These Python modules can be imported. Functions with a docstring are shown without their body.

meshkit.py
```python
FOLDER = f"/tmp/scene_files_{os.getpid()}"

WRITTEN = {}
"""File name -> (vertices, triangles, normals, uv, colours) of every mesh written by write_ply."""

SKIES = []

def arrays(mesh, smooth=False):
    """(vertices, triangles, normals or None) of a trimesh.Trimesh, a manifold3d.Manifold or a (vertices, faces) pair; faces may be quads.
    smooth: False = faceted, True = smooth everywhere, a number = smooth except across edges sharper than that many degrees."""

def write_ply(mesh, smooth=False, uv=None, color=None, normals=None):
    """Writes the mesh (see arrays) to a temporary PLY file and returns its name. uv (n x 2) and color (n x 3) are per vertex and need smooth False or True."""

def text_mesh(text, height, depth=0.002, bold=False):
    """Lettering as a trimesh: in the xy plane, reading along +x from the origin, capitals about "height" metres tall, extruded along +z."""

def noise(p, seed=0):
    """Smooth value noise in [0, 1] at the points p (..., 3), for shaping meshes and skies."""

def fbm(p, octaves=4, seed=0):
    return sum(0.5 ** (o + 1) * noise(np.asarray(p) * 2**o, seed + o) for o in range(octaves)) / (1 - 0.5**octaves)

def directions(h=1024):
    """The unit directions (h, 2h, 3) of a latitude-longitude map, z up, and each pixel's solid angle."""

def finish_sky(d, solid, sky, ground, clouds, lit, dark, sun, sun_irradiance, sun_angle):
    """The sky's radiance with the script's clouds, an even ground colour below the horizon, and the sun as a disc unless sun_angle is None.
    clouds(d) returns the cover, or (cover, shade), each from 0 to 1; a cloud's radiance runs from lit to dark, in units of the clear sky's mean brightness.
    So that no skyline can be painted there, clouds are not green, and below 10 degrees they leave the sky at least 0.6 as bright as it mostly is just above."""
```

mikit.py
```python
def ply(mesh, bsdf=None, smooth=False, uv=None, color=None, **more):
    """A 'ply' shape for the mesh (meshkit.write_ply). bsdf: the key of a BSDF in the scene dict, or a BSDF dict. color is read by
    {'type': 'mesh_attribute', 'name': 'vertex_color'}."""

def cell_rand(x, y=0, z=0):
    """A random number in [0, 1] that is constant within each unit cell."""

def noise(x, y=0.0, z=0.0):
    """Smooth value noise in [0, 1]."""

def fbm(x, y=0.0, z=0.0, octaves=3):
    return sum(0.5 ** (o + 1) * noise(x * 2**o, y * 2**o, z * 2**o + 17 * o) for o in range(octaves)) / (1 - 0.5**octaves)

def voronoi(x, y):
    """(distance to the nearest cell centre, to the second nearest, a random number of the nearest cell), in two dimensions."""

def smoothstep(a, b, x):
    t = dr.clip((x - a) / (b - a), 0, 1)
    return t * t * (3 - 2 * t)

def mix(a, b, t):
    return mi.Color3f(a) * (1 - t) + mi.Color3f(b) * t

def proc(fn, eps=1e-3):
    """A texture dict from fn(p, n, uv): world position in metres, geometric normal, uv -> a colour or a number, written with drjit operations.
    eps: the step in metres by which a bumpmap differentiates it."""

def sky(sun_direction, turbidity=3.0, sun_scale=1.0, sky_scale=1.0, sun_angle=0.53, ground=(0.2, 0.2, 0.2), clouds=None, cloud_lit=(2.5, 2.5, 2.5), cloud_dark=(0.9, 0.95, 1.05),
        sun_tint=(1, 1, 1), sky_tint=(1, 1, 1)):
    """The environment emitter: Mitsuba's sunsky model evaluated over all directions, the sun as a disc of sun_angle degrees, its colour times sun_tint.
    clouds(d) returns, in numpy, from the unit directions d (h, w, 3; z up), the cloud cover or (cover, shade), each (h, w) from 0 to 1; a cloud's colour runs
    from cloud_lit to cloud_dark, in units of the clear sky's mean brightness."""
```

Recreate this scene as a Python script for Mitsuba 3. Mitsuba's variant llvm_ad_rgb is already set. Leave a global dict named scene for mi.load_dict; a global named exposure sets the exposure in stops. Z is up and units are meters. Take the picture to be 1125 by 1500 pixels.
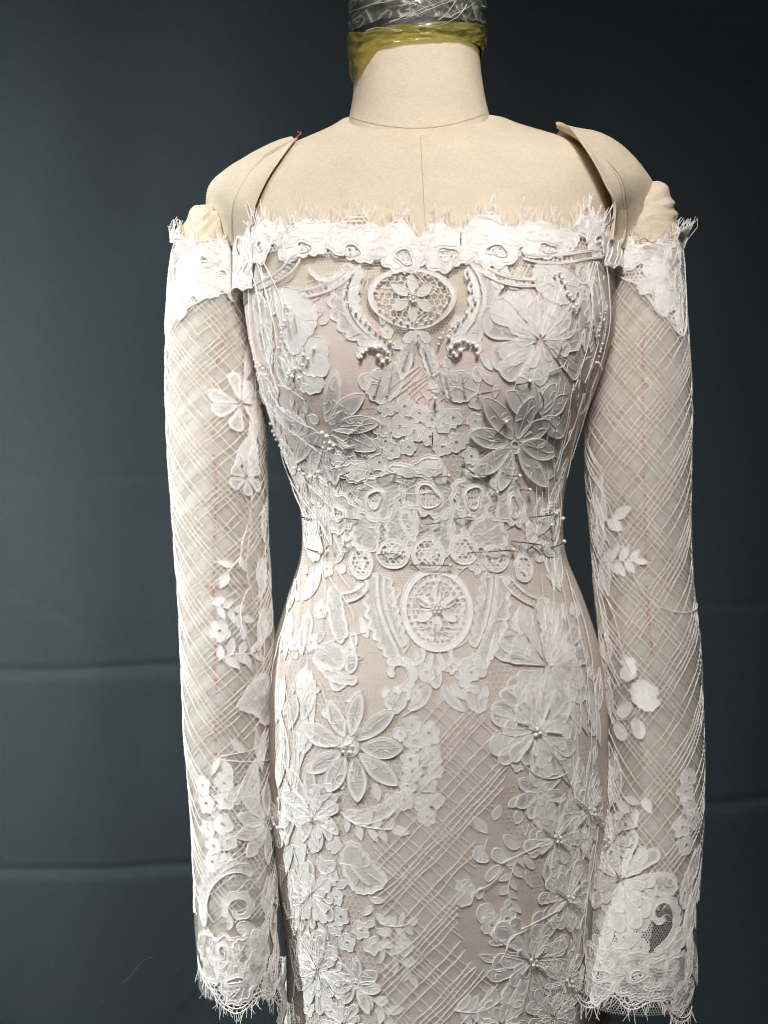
import math
import numpy as np, trimesh, shapely, manifold3d as m3, mitsuba as mi, drjit as dr
import mikit, meshkit
from shapely.geometry import Polygon, LineString, Point
from shapely import affinity
from scipy.interpolate import PchipInterpolator, CubicSpline, RectBivariateSpline
from scipy.ndimage import map_coordinates, gaussian_filter1d
from scipy.spatial import cKDTree

T = mi.ScalarTransform4f
scene, labels = {}, {}
rng = np.random.default_rng(7)

# ------------------------------------------------------------------ camera, lights, exposure
CAMD, CZ, K = 1.05, 1.15, 0.0006          # camera distance, height, metres per photo pixel at y = 0
scene['camera'] = {'type': 'perspective', 'fov_axis': 'y', 'fov': 2 * math.degrees(math.atan(0.45 / CAMD)),
                   'near_clip': 0.05, 'far_clip': 60.0,
                   'to_world': T().look_at(origin=[0, -CAMD, CZ], target=[0, 0, CZ], up=[0, 0, 1])}
exposure = 1.05


def lamp_panel(key, pos, target, sx, sy, rad):
    scene[key] = {'type': 'rectangle', 'to_world': T().look_at(origin=pos, target=target, up=[0, 1, 0.01]) @ T().scale([sx, sy, 1]),
                  'emitter': {'type': 'area', 'radiance': {'type': 'rgb', 'value': rad}}}


lamp_panel('unseen_overhead_lamp', [0.10, -0.86, 2.04], [0.03, 0.0, 1.22], 0.15, 0.10, [32.0, 30.6, 28.6])  # key lamp out of view, placed to light chest and bodice from above
lamp_panel('unseen_overhead_lamp_001', [-0.3, -2.9, 2.45], [0.0, 0.0, 1.0], 0.6, 0.6, [1.55, 1.52, 1.47])  # added fill panel behind the camera, softens the shade under the bust
labels['unseen_overhead_lamp'] = {'label': 'small bright unseen lamp placed to light the dress from above the front', 'category': 'lamp'}
labels['unseen_overhead_lamp_001'] = {'label': 'large dim added fill panel behind the camera', 'category': 'lamp'}
scene['unseen_backdrop_spot'] = {'type': 'spot', 'to_world': T().look_at(origin=[-1.7, -0.75, 2.0], target=[-0.72, 0.75, 0.98], up=[0, 0, 1]),
                          'intensity': {'type': 'rgb', 'value': [40.0, 42.5, 42.0]}, 'cutoff_angle': 34.0, 'beam_width': 6.0}  # spot out of view, placed to light the left of the backdrop

# ------------------------------------------------------------------ materials


def cloth_tex(base, amp, fine):
    b = mi.Color3f(*base)

    def fn(p, n, uv):
        a = mikit.fbm(p.x * 14, p.y * 14, p.z * 14, 3)
        c = mikit.noise(p.x * fine, p.y * fine * 0.3, p.z * fine)
        d = mikit.fbm(p.x * 60 + 5, p.y * 60, p.z * 60, 2)
        return b * (1 - amp + amp * (0.9 * a + 0.7 * c + 0.4 * d))
    return mikit.proc(fn)


def weave_bump(p, n, uv):
    return 0.5 * mikit.noise(p.x * 1500, p.y * 400, p.z * 500) + 0.5 * mikit.noise(p.x * 500, p.y * 400, p.z * 1500) + 1.5 * mikit.noise(p.x * 110, p.y * 110, p.z * 110)


def bump(tex, bsdf, scale):
    return {'type': 'bumpmap', 'arbitrary': mikit.proc(tex, eps=5e-4), 'scale': scale, 'b': bsdf}


scene['cotton'] = {'type': 'twosided', 'b': bump(weave_bump, {'type': 'diffuse', 'reflectance': cloth_tex((0.66, 0.57, 0.452), 0.20, 700)}, 0.00022)}


def lining_fn(p, n, uv):
    cup = mikit.smoothstep(1.205, 1.245, p.z)          # blush bust cups above a beige skirt lining
    base = mikit.mix((0.64, 0.55, 0.485), (0.78, 0.635, 0.59), cup)
    return base * (0.90 + 0.12 * mikit.fbm(p.x * 14, p.y * 14, p.z * 14, 3) + 0.08 * mikit.noise(p.x * 900, p.y * 300, p.z * 900))


scene['lining'] = {'type': 'twosided', 'b': {'type': 'diffuse', 'reflectance': mikit.proc(lining_fn)}}


def lace_fn(p, n, uv):
    w = 0.5 * mikit.noise(p.x * 1100, p.z * 260, p.y * 300) + 0.5 * mikit.noise(p.x * 260, p.z * 1100, p.y * 300 + 9)
    c = mikit.fbm(p.x * 120, p.y * 120, p.z * 120, 3)
    return mi.Color3f(1.0, 0.972, 0.942) * uv.x * (0.80 + 0.24 * w + 0.18 * c)


scene['lace'] = {'type': 'twosided', 'b': {'type': 'diffuse', 'reflectance': mikit.proc(lace_fn)}}
scene['pearl'] = {'type': 'principled', 'base_color': {'type': 'rgb', 'value': [0.84, 0.82, 0.75]}, 'roughness': 0.22, 'specular': 0.6, 'clearcoat': 0.6, 'clearcoat_gloss': 0.9}
scene['bead'] = {'type': 'principled', 'base_color': {'type': 'rgb', 'value': [0.75, 0.75, 0.75]}, 'roughness': 0.18, 'specular': 0.8, 'metallic': 0.35}
scene['steel'] = {'type': 'twosided', 'b': {'type': 'principled', 'base_color': {'type': 'rgb', 'value': [0.16, 0.15, 0.14]}, 'roughness': 0.35, 'metallic': 0.8}}
scene['green_head'] = {'type': 'principled', 'base_color': {'type': 'rgb', 'value': [0.03, 0.16, 0.09]}, 'roughness': 0.2, 'clearcoat': 0.6}
scene['amber_head'] = {'type': 'principled', 'base_color': {'type': 'rgb', 'value': [0.72, 0.62, 0.48]}, 'roughness': 0.2, 'clearcoat': 0.6}
scene['seam_thread'] = {'type': 'twosided', 'b': {'type': 'diffuse', 'reflectance': {'type': 'rgb', 'value': [0.50, 0.42, 0.31]}}}
scene['red_thread'] = {'type': 'twosided', 'b': {'type': 'diffuse', 'reflectance': {'type': 'rgb', 'value': [0.60, 0.13, 0.12]}}}
scene['black_cover'] = {'type': 'principled', 'base_color': {'type': 'rgb', 'value': [0.032, 0.034, 0.030]}, 'roughness': 0.55}


def crinkle_highlights(p, n, uv):  # painted highlights: pale streaks blended into the film along noise ridges
    x, z = p.x + 0.6 * p.y, p.z
    r1 = 1 - dr.abs(2 * mikit.noise(x * 62 + z * 48, z * 70 - x * 22, 3) - 1)
    r2 = 1 - dr.abs(2 * mikit.noise(x * 130 - z * 90, z * 95 + x * 60, 7) - 1)
    return 0.05 + 0.55 * r1 ** 14 + 0.40 * r2 ** 16 + 0.10 * mikit.fbm(p.x * 80, p.y * 80, p.z * 80, 2)


scene['clear_film'] = {'type': 'blendbsdf', 'weight': mikit.proc(crinkle_highlights), 'a': {'type': 'thindielectric', 'int_ior': 1.55}, 'b': {'type': 'twosided', 'b': {'type': 'roughplastic', 'diffuse_reflectance': {'type': 'rgb', 'value': [0.52, 0.54, 0.48]}, 'alpha': 0.15}}}
scene['yellow_film'] = {'type': 'blendbsdf', 'weight': 0.42, 'a': {'type': 'thindielectric', 'int_ior': 1.5, 'specular_transmittance': {'type': 'rgb', 'value': [0.80, 0.73, 0.32]}}, 'b': {'type': 'twosided', 'b': {'type': 'roughplastic', 'diffuse_reflectance': {'type': 'rgb', 'value': [0.46, 0.41, 0.12]}, 'alpha': 0.12}}}
scene['film_fold_glint'] = {'type': 'twosided', 'b': {'type': 'principled', 'base_color': {'type': 'rgb', 'value': [0.5, 0.5, 0.44]}, 'roughness': 0.15, 'specular': 0.9, 'clearcoat': 1.0}}  # pale glossy colour for the bright streaks along the film creases


def backdrop_fn(p, n, uv):
    a = mikit.fbm(p.x * 3 + 3, p.z * 3, 1.7, 3)
    c = mikit.noise(p.x * 500, p.z * 160, 0)
    d = mikit.noise(p.x * 160, p.z * 500, 5)
    return mi.Color3f(0.0155, 0.0190, 0.0212) * (0.80 + 0.22 * a + 0.10 * c + 0.10 * d)


scene['backdrop_fabric'] = {'type': 'twosided', 'b': {'type': 'diffuse', 'reflectance': mikit.proc(backdrop_fn)}}

# ------------------------------------------------------------------ helpers: keys, coordinates
count = {}


def newkey(base):
    n = count.get(base, 0)
    count[base] = n + 1
    return base if n == 0 else f'{base}_{n:03d}'


def px2w(px, py, y):
    px, py, y = np.broadcast_arrays(np.asarray(px, float), np.asarray(py, float), np.asarray(y, float))
    s = K * (CAMD + y) / CAMD
    return np.stack([(px - 562.5) * s, y, CZ + (750 - py) * s], -1)


def w2px(p):
    s = CAMD / (K * (CAMD + p[..., 1]))
    return np.stack([562.5 + p[..., 0] * s, 750 - (p[..., 2] - CZ) * s], -1)


def chaikin(p, n=2, closed=True):
    p = np.asarray(p, float)
    for _ in range(n):
        if closed:
            q = np.roll(p, -1, 0)
            p = np.stack([.75 * p + .25 * q, .25 * p + .75 * q], 1).reshape(-1, 2)
        else:
            a, b = p[:-1], p[1:]
            p = np.vstack([p[:1], np.stack([.75 * a + .25 * b, .25 * a + .75 * b], 1).reshape(-1, 2), p[-1:]])
    return p


def spline(p, n=60):
    p = np.asarray(p, float)
    t = np.r_[0, np.cumsum(np.linalg.norm(np.diff(p, axis=0), axis=1))]
    return CubicSpline(t, p)(np.linspace(0, t[-1], n))


def resample(p, step):
    t = np.r_[0, np.cumsum(np.linalg.norm(np.diff(p, axis=0), axis=1))]
    n = max(2, int(round(t[-1] / step)) + 1)
    s = np.linspace(0, t[-1], n)
    return np.stack([np.interp(s, t, p[:, i]) for i in range(p.shape[1])], 1)


class Surf:
    """A body of stacked rings, unrolled: u = arc length from the front line (positive to the photo's right), v = height."""

    def __init__(self, rows, umax, expo=2.2, step=0.0018, warp=None, wrinkle=None, smooth=6):
        r = np.array(rows, float)
        py, L, R, yc, bf, bb = r.T
        wl, wr = px2w(L, py, yc), px2w(R, py, yc)
        zz = wl[:, 2]
        o = np.argsort(zz)
        f = {k: PchipInterpolator(zz[o], v[o]) for k, v in dict(l=wl[:, 0], r=wr[:, 0], y=yc, bf=bf, bb=bb).items()}
        self.z = np.arange(zz.min(), zz.max(), step)
        self.step = step
        g = {k: gaussian_filter1d(v(self.z), smooth, mode='nearest') if smooth else v(self.z) for k, v in f.items()}
        th = np.linspace(-np.pi, np.pi, 721)
        s, c = np.sin(th), np.cos(th)
        sx, cy = np.sign(s) * np.abs(s) ** (2 / expo), np.sign(c) * np.abs(c) ** (2 / expo)
        cx, a = (g['l'] + g['r']) / 2, (g['r'] - g['l']) / 2
        X = cx[:, None] + a[:, None] * sx
        Y = g['y'][:, None] - np.where(cy > 0, g['bf'][:, None], g['bb'][:, None]) * cy
        P = np.stack([X, Y, np.broadcast_to(self.z[:, None], X.shape)], -1)
        if warp:
            P = warp(P, th)
        arc = np.concatenate([np.zeros((len(P), 1)), np.cumsum(np.linalg.norm(np.diff(P, axis=1), axis=2), 1)], 1)
        arc -= arc[:, 360:361]
        self.u = np.arange(-umax, umax, step)
        Q = np.stack([[np.interp(self.u, arc[i], P[i, :, k]) for k in range(3)] for i in range(len(P))])
        Q = Q.transpose(0, 2, 1)
        N = self._normals(Q)
        if wrinkle:
            Q = Q + N * wrinkle(self.u[None, :], self.z[:, None], Q)[..., None]
            N = self._normals(Q)
        self.Q, self.N = Q, N
        self.tab = np.ascontiguousarray(np.concatenate([Q, N], 2).transpose(2, 0, 1))
        view = np.array([0, -CAMD, CZ]) - Q
        ok = (N * view).sum(-1) / np.linalg.norm(view, axis=-1) > 0.06
        self.ii = np.argwhere(ok)
        self.tree = cKDTree(w2px(Q[ok]))

    @staticmethod
    def _normals(Q):
        N = np.cross(np.gradient(Q, axis=1), np.gradient(Q, axis=0))
        return N / (np.linalg.norm(N, axis=-1, keepdims=True) + 1e-12)

    def map(self, u, v, h=0.0, normals=False):
        u, v = np.asarray(u, float), np.asarray(v, float)
        c = np.stack([(v - self.z[0]) / self.step, (u - self.u[0]) / self.step])
        o = np.stack([map_coordinates(t, c, order=1, mode='nearest') for t in self.tab], -1)
        p = o[..., :3] + o[..., 3:] * np.asarray(h, float)[..., None]
        return (p, o[..., 3:]) if normals else p

    def at(self, pts):
        pts = np.atleast_2d(np.asarray(pts, float))
        _, k = self.tree.query(pts)
        ij = self.ii[k]
        uv = np.stack([self.u[ij[:, 1]], self.z[ij[:, 0]]], 1)
        for _ in range(2):
            e = 0.001
            p0 = w2px(self.map(uv[:, 0], uv[:, 1]))
            ju = (w2px(self.map(uv[:, 0] + e, uv[:, 1])) - p0) / e
            jv = (w2px(self.map(uv[:, 0], uv[:, 1] + e)) - p0) / e
            d = pts - p0
            det = ju[:, 0] * jv[:, 1] - ju[:, 1] * jv[:, 0]
            det = np.where(np.abs(det) < 1e5, 1e5, det)
            st = np.stack([(d[:, 0] * jv[:, 1] - d[:, 1] * jv[:, 0]) / det, (ju[:, 0] * d[:, 1] - ju[:, 1] * d[:, 0]) / det], 1)
            uv = uv + np.clip(st, -0.004, 0.004)
        return uv

    def sheet(self, u0, u1, z0, z1, h=0.0, top=None, bottom=None):
        """Grid mesh; top / bottom: v as functions of u."""
        us = np.arange(u0, u1 + 1e-9, 0.0025)
        zt = top(us) if top else np.full(len(us), z1)
        zb = bottom(us) if bottom else np.full(len(us), z0)
        t = np.linspace(0, 1, max(4, int((zt.max() - zb.min()) / 0.0025)))[:, None]
        V = zb + (zt - zb) * t
        U = np.broadcast_to(us, V.shape)
        p = self.map(U, V, np.full(V.shape, h))
        return grid_mesh(p)


def grid_mesh(p):
    a, b = p.shape[:2]
    i = np.arange(a * b).reshape(a, b)
    f = np.stack([i[:-1, :-1], i[:-1, 1:], i[1:, 1:], i[1:, :-1]], -1).reshape(-1, 4)
    return p.reshape(-1, 3), np.vstack([f[:, [0, 1, 2]], f[:, [0, 2, 3]]])


def add(key, mesh, bsdf, smooth=True, uv=None):
    scene[key] = mikit.ply(mesh, bsdf, smooth=smooth, uv=uv)
    return key


# ------------------------------------------------------------------ lace building blocks
CORD, RIM, SHEER, NETC = 0.95, 0.80, 0.76, 0.82
FLAT = 0.36


class Bag:
    def __init__(self):
        self.v, self.f, self.c, self.n = [], [], [], 0

    def add(self, v, f, col):
        v = np.asarray(v, float)
        if not len(f):
            return
        self.v.append(v)
        self.f.append(np.asarray(f) + self.n)
        self.c.append(np.full(len(v), float(np.mean(col))))
        self.n += len(v)

    def out(self, key, bsdf='lace', smooth=True):
        if not self.n:
            return None
        c = np.stack([np.concatenate(self.c), np.full(self.n, .5)], 1) if bsdf == 'lace' else None
        return add(key, (np.vstack(self.v), np.vstack(self.f)), bsdf, smooth, c)


def tubes3(P, N, r, sides=4, closed=False):
    """Tube along 3-D points P with surface normals N."""
    t = (np.roll(P, -1, 0) - np.roll(P, 1, 0)) if closed else np.gradient(P, axis=0)
    t /= np.linalg.norm(t, axis=1, keepdims=True) + 1e-12
    b = np.cross(t, N)
    b /= np.linalg.norm(b, axis=1, keepdims=True) + 1e-12
    n = np.cross(b, t)
    r = np.broadcast_to(np.asarray(r, float), (len(P),))
    a = np.arange(sides) * 2 * np.pi / sides + np.pi / 2
    V = P[:, None] + r[:, None, None] * (np.cos(a)[None, :, None] * b[:, None] + np.sin(a)[None, :, None] * n[:, None])
    m = len(P) if closed else len(P) - 1
    i, j = np.meshgrid(np.arange(m), np.arange(sides), indexing='ij')
    i2, j2 = (i + 1) % len(P), (j + 1) % sides
    q = np.stack([i * sides + j, i * sides + j2, i2 * sides + j2, i2 * sides + j], -1).reshape(-1, 4)
    return V.reshape(-1, 3), np.vstack([q[:, [0, 1, 2]], q[:, [0, 2, 3]]])


def cord(bag, S, path, r=0.00042, h=0.0016, closed=False, step=0.0022, sides=4, col=CORD, wob=0.0, hw=None):
    path = np.asarray(path, float)
    if closed:
        path = np.vstack([path, path[:1]])
    path = resample(path, step)
    if closed:
        path = path[:-1]
    if len(path) < 2:
        return
    if wob:
        path = path + gaussian_filter1d(rng.normal(0, wob, path.shape), 1.2, axis=0, mode='wrap' if closed else 'nearest')
    hh = h(path[:, 0], path[:, 1]) if callable(h) else np.full(len(path), h)
    P, N = S.map(path[:, 0], path[:, 1], hh, True)
    if np.ndim(r):
        r = np.interp(np.linspace(0, 1, len(path)), np.linspace(0, 1, len(r)), r)
    bag.add(*tubes3(P, N, r, sides, closed), col)


def ribbons(bag, S, A, B, w, h, col):
    """Flat thread pieces from A to B (n x 2 each)."""
    if not len(A):
        return
    d = B - A
    d = d / (np.linalg.norm(d, axis=1, keepdims=True) + 1e-12)
    e = np.stack([-d[:, 1], d[:, 0]], 1) * (np.asarray(w).reshape(-1, 1) / 2)
    q = np.stack([A - e, B - e, B + e, A + e], 1).reshape(-1, 2)
    hh = h(q[:, 0], q[:, 1]) if callable(h) else np.full(len(q), h)
    v = S.map(q[:, 0], q[:, 1], hh)
    i = np.arange(len(A))[:, None] * 4
    bag.add(v, np.vstack([i + [0, 1, 2], i + [0, 2, 3]]), col)


def wavy(S, x0, x1):
    return resample(np.array([x0, x1]), 0.004)


def polys(g):
    return [x for x in getattr(g, 'geoms', [g]) if x.geom_type == 'Polygon' and x.area > 1e-7]


def fill(bag, S, poly, h, col, thick=0.0005, size=0.0045):
    """A raised sheet of cloth with real edges: top and walls."""
    for g in polys(poly):
        rings = [np.asarray(x.coords)[:-1] for x in (g.exterior, *g.interiors)]
        cs = m3.CrossSection([x.tolist() for x in rings], m3.FillRule.EvenOdd)
        m = m3.Manifold.extrude(cs, 0.0005)
        if m.is_empty():
            continue
        m = m.refine_to_length(size).to_mesh()
        v, f = np.array(m.vert_properties[:, :3], float), np.array(m.tri_verts)
        n = np.cross(v[f[:, 1]] - v[f[:, 0]], v[f[:, 2]] - v[f[:, 0]])
        n /= np.linalg.norm(n, axis=1, keepdims=True) + 1e-20
        hh = h(v[:, 0], v[:, 1]) if callable(h) else np.full(len(v), h)
        P = S.map(v[:, 0], v[:, 1], hh - np.where(v[:, 2] < 0.00025, thick, 0))
        for sel in (n[:, 2] > 0.5, np.abs(n[:, 2]) <= 0.5):
            ff = f[sel]
            ids, inv = np.unique(ff, return_inverse=True)
            bag.add(P[ids], inv.reshape(-1, 3), col)


def hatch(poly, pitch, ang):
    """Parallel lines at the angle clipped to the polygon: (A, B)."""
    c = poly.centroid
    g = affinity.rotate(poly, -ang, origin=c)
    x0, y0, x1, y1 = g.bounds
    ys = np.arange(y0 + pitch / 2, y1, pitch)
    A, B = [], []
    if len(ys):
        lines = shapely.linestrings(np.stack([np.stack([np.full(len(ys), x0 - 1e-3), ys], 1), np.stack([np.full(len(ys), x1 + 1e-3), ys], 1)], 1))
        for k in shapely.intersection(lines, g):
            for s in getattr(k, 'geoms', [k]):
                if s.geom_type == 'LineString' and not s.is_empty:
                    q = np.asarray(s.coords)
                    A.append(q[0]); B.append(q[-1])
    if not A:
        return np.zeros((0, 2)), np.zeros((0, 2))
    A, B = np.array(A), np.array(B)
    r = math.radians(ang)
    R = np.array([[math.cos(r), math.sin(r)], [-math.sin(r), math.cos(r)]])
    o = np.array([c.x, c.y])
    return (A - o) @ R + o, (B - o) @ R + o


def bumpy(h0, amp=0.0008, freq=90.0, lift=None):
    seed = int(rng.integers(1e6))

    def h(u, v):
        n = meshkit.noise(np.stack([u * freq, v * freq, np.full(np.shape(u), seed % 97 + .5)], -1), seed % 1000)
        o = h0 + amp * (n - 0.35)
        return o + (lift(u, v) if lift else 0)
    return h


def lace(S, key, poly, h=0.0016, rim=0.0022, inner=True, corded=True, amp=0.0009, ang=0.0, lift=None, tone=1.0, r=0.00042, pitch=0.00105, thick=0.0005, freq=90.0, veins=True):
    """One lace piece: woven rim, sheer striped heart, cord round the edge. One mesh."""
    bag = Bag()
    hf = bumpy(0.0004 + FLAT * h, amp * 0.6, freq, (lambda u, v: FLAT * lift(u, v)) if lift else None)
    tone = tone * (0.94 + 0.10 * rng.random())
    thick = min(thick, 0.00035)
    poly = poly.buffer(0)
    for g in polys(poly):
        core = g.buffer(-rim) if inner else Polygon()
        core = core if core.area > 4e-6 else Polygon()
        fill(bag, S, g.difference(core) if not core.is_empty else g, hf, np.array(RIM) * tone, thick)
        for c in polys(core) if not core.is_empty else []:
            A, B = hatch(c.buffer(0.0004), pitch, ang + rng.normal(0, 4))
            # split long threads so that they follow the cloth
            for a, b in zip(A, B):
                k = max(1, int(np.linalg.norm(b - a) / 0.005))
                t = np.linspace(0, 1, k + 1)[:, None]
                q = a + (b - a) * t
                ribbons(bag, S, q[:-1], q[1:], np.full(k, pitch * 0.62), lambda u, v: hf(u, v) - 0.0003, np.array(SHEER) * tone)
        if veins and g.area > 1.1e-4:
            cx, cy = g.representative_point().coords[0]
            ext = np.asarray(g.exterior.coords)
            for k in rng.integers(0, len(ext) - 1, int(min(7, 2 + g.area / 1.2e-4))):
                e = ext[k]
                m = 0.5 * (e + [cx, cy]) + rng.normal(0, 0.0025, 2)
                q = spline(np.array([e, m, [cx + 0.25 * (e[0] - cx), cy + 0.25 * (e[1] - cy)]]), 12)
                cord(bag, S, q, 0.00036, lambda u, v: hf(u, v) + 0.0001, sides=4)
        if not core.is_empty and veins and rng.random() < 0.6:
            mr = np.asarray(g.minimum_rotated_rectangle.exterior.coords)
            e = np.linalg.norm(np.diff(mr, axis=0), axis=1)
            i = int(np.argmin(e[:2]))
            a, b_ = (mr[i] + mr[i + 1]) / 2, (mr[(i + 2) % 4] + mr[(i + 2) % 4 + 1]) / 2
            q = spline(np.array([a * .88 + b_ * .12, (a + b_) / 2 + rng.normal(0, .0008, 2), a * .2 + b_ * .8]), 10)
            cord(bag, S, q, 0.0003, lambda u, v: hf(u, v) + 0.0001, sides=3)
        if corded:
            for ring in (g.exterior, *g.interiors):
                cord(bag, S, np.asarray(ring.coords)[:-1], r, lambda u, v: hf(u, v) + 0.0002, True, col=CORD)
    return bag.out(key)


# ---- outlines in photo-pixel units, base at the origin, pointing along +y


def petal_shape(L, W, kind='petal', lobes=0, n=26, skew=0.0):
    t = np.linspace(0, 1, n)
    if kind == 'petal':
        w = np.sin(np.pi * t ** 0.85) ** 0.75 * (0.55 + 0.45 * t)
    elif kind == 'leaf':
        w = np.sin(np.pi * t ** 0.8) ** 1.1
    elif kind == 'fan':
        w = t ** 0.9 * np.sqrt(np.clip(1 - t ** 6, 0, 1)) * 1.05
    else:
        w = np.sqrt(np.clip(1 - (2 * t - 1) ** 2, 0, 1))
    w = w * W / 2
    k = 1.0
    if lobes:
        k = 1 + 0.16 * np.abs(np.sin(lobes * np.pi * t)) - 0.05
    bend = skew * L * t ** 2
    l = np.stack([-w * k + bend, L * t], 1)
    r = np.stack([w * k + bend, L * t], 1)[::-1]
    return np.vstack([l, r[1:-1]])


def place(P, u0, v0, ang, m):
    P = np.asarray(P, float) * m
    a = math.radians(ang)
    return np.stack([u0 + P[:, 0] * math.cos(a) + P[:, 1] * math.sin(a), v0 - P[:, 0] * math.sin(a) + P[:, 1] * math.cos(a)], 1)


M = 0.00056
taken = {}


def note(S, poly):
    taken.setdefault(id(S), []).append(poly)


PEARL = trimesh.creation.icosphere(2, 1.0)
BEAD = trimesh.creation.icosphere(1, 1.0)


def pearl(S, key, u, v, r=0.0018, h=0.0035, bsdf='pearl'):
    p = S.map(np.array([u]), np.array([v]), np.array([0.0012 + 0.55 * h]))[0]
    d = mikit.ply(PEARL, bsdf, smooth=True) if 'd' not in pearl.__dict__ else pearl.d
    pearl.d = d
    scene[newkey(key + '__pearl')] = {**d, 'bsdf': {'type': 'ref', 'id': bsdf}, 'to_world': T().translate(p.tolist()).scale(r * 0.78)}


def beads(S, key, path, r=0.0009, gap=0.0021, h=0.0032):
    q = resample(np.asarray(path, float), gap)
    P = S.map(q[:, 0], q[:, 1], np.full(len(q), 0.0008 + 0.55 * h))
    bag = Bag()
    for p in P:
        bag.add(BEAD.vertices * r * (0.85 + 0.3 * rng.random()) + p, BEAD.faces, (1, 1, 1))
    bag.out(newkey(key + '__bead_string'), 'bead')


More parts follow.
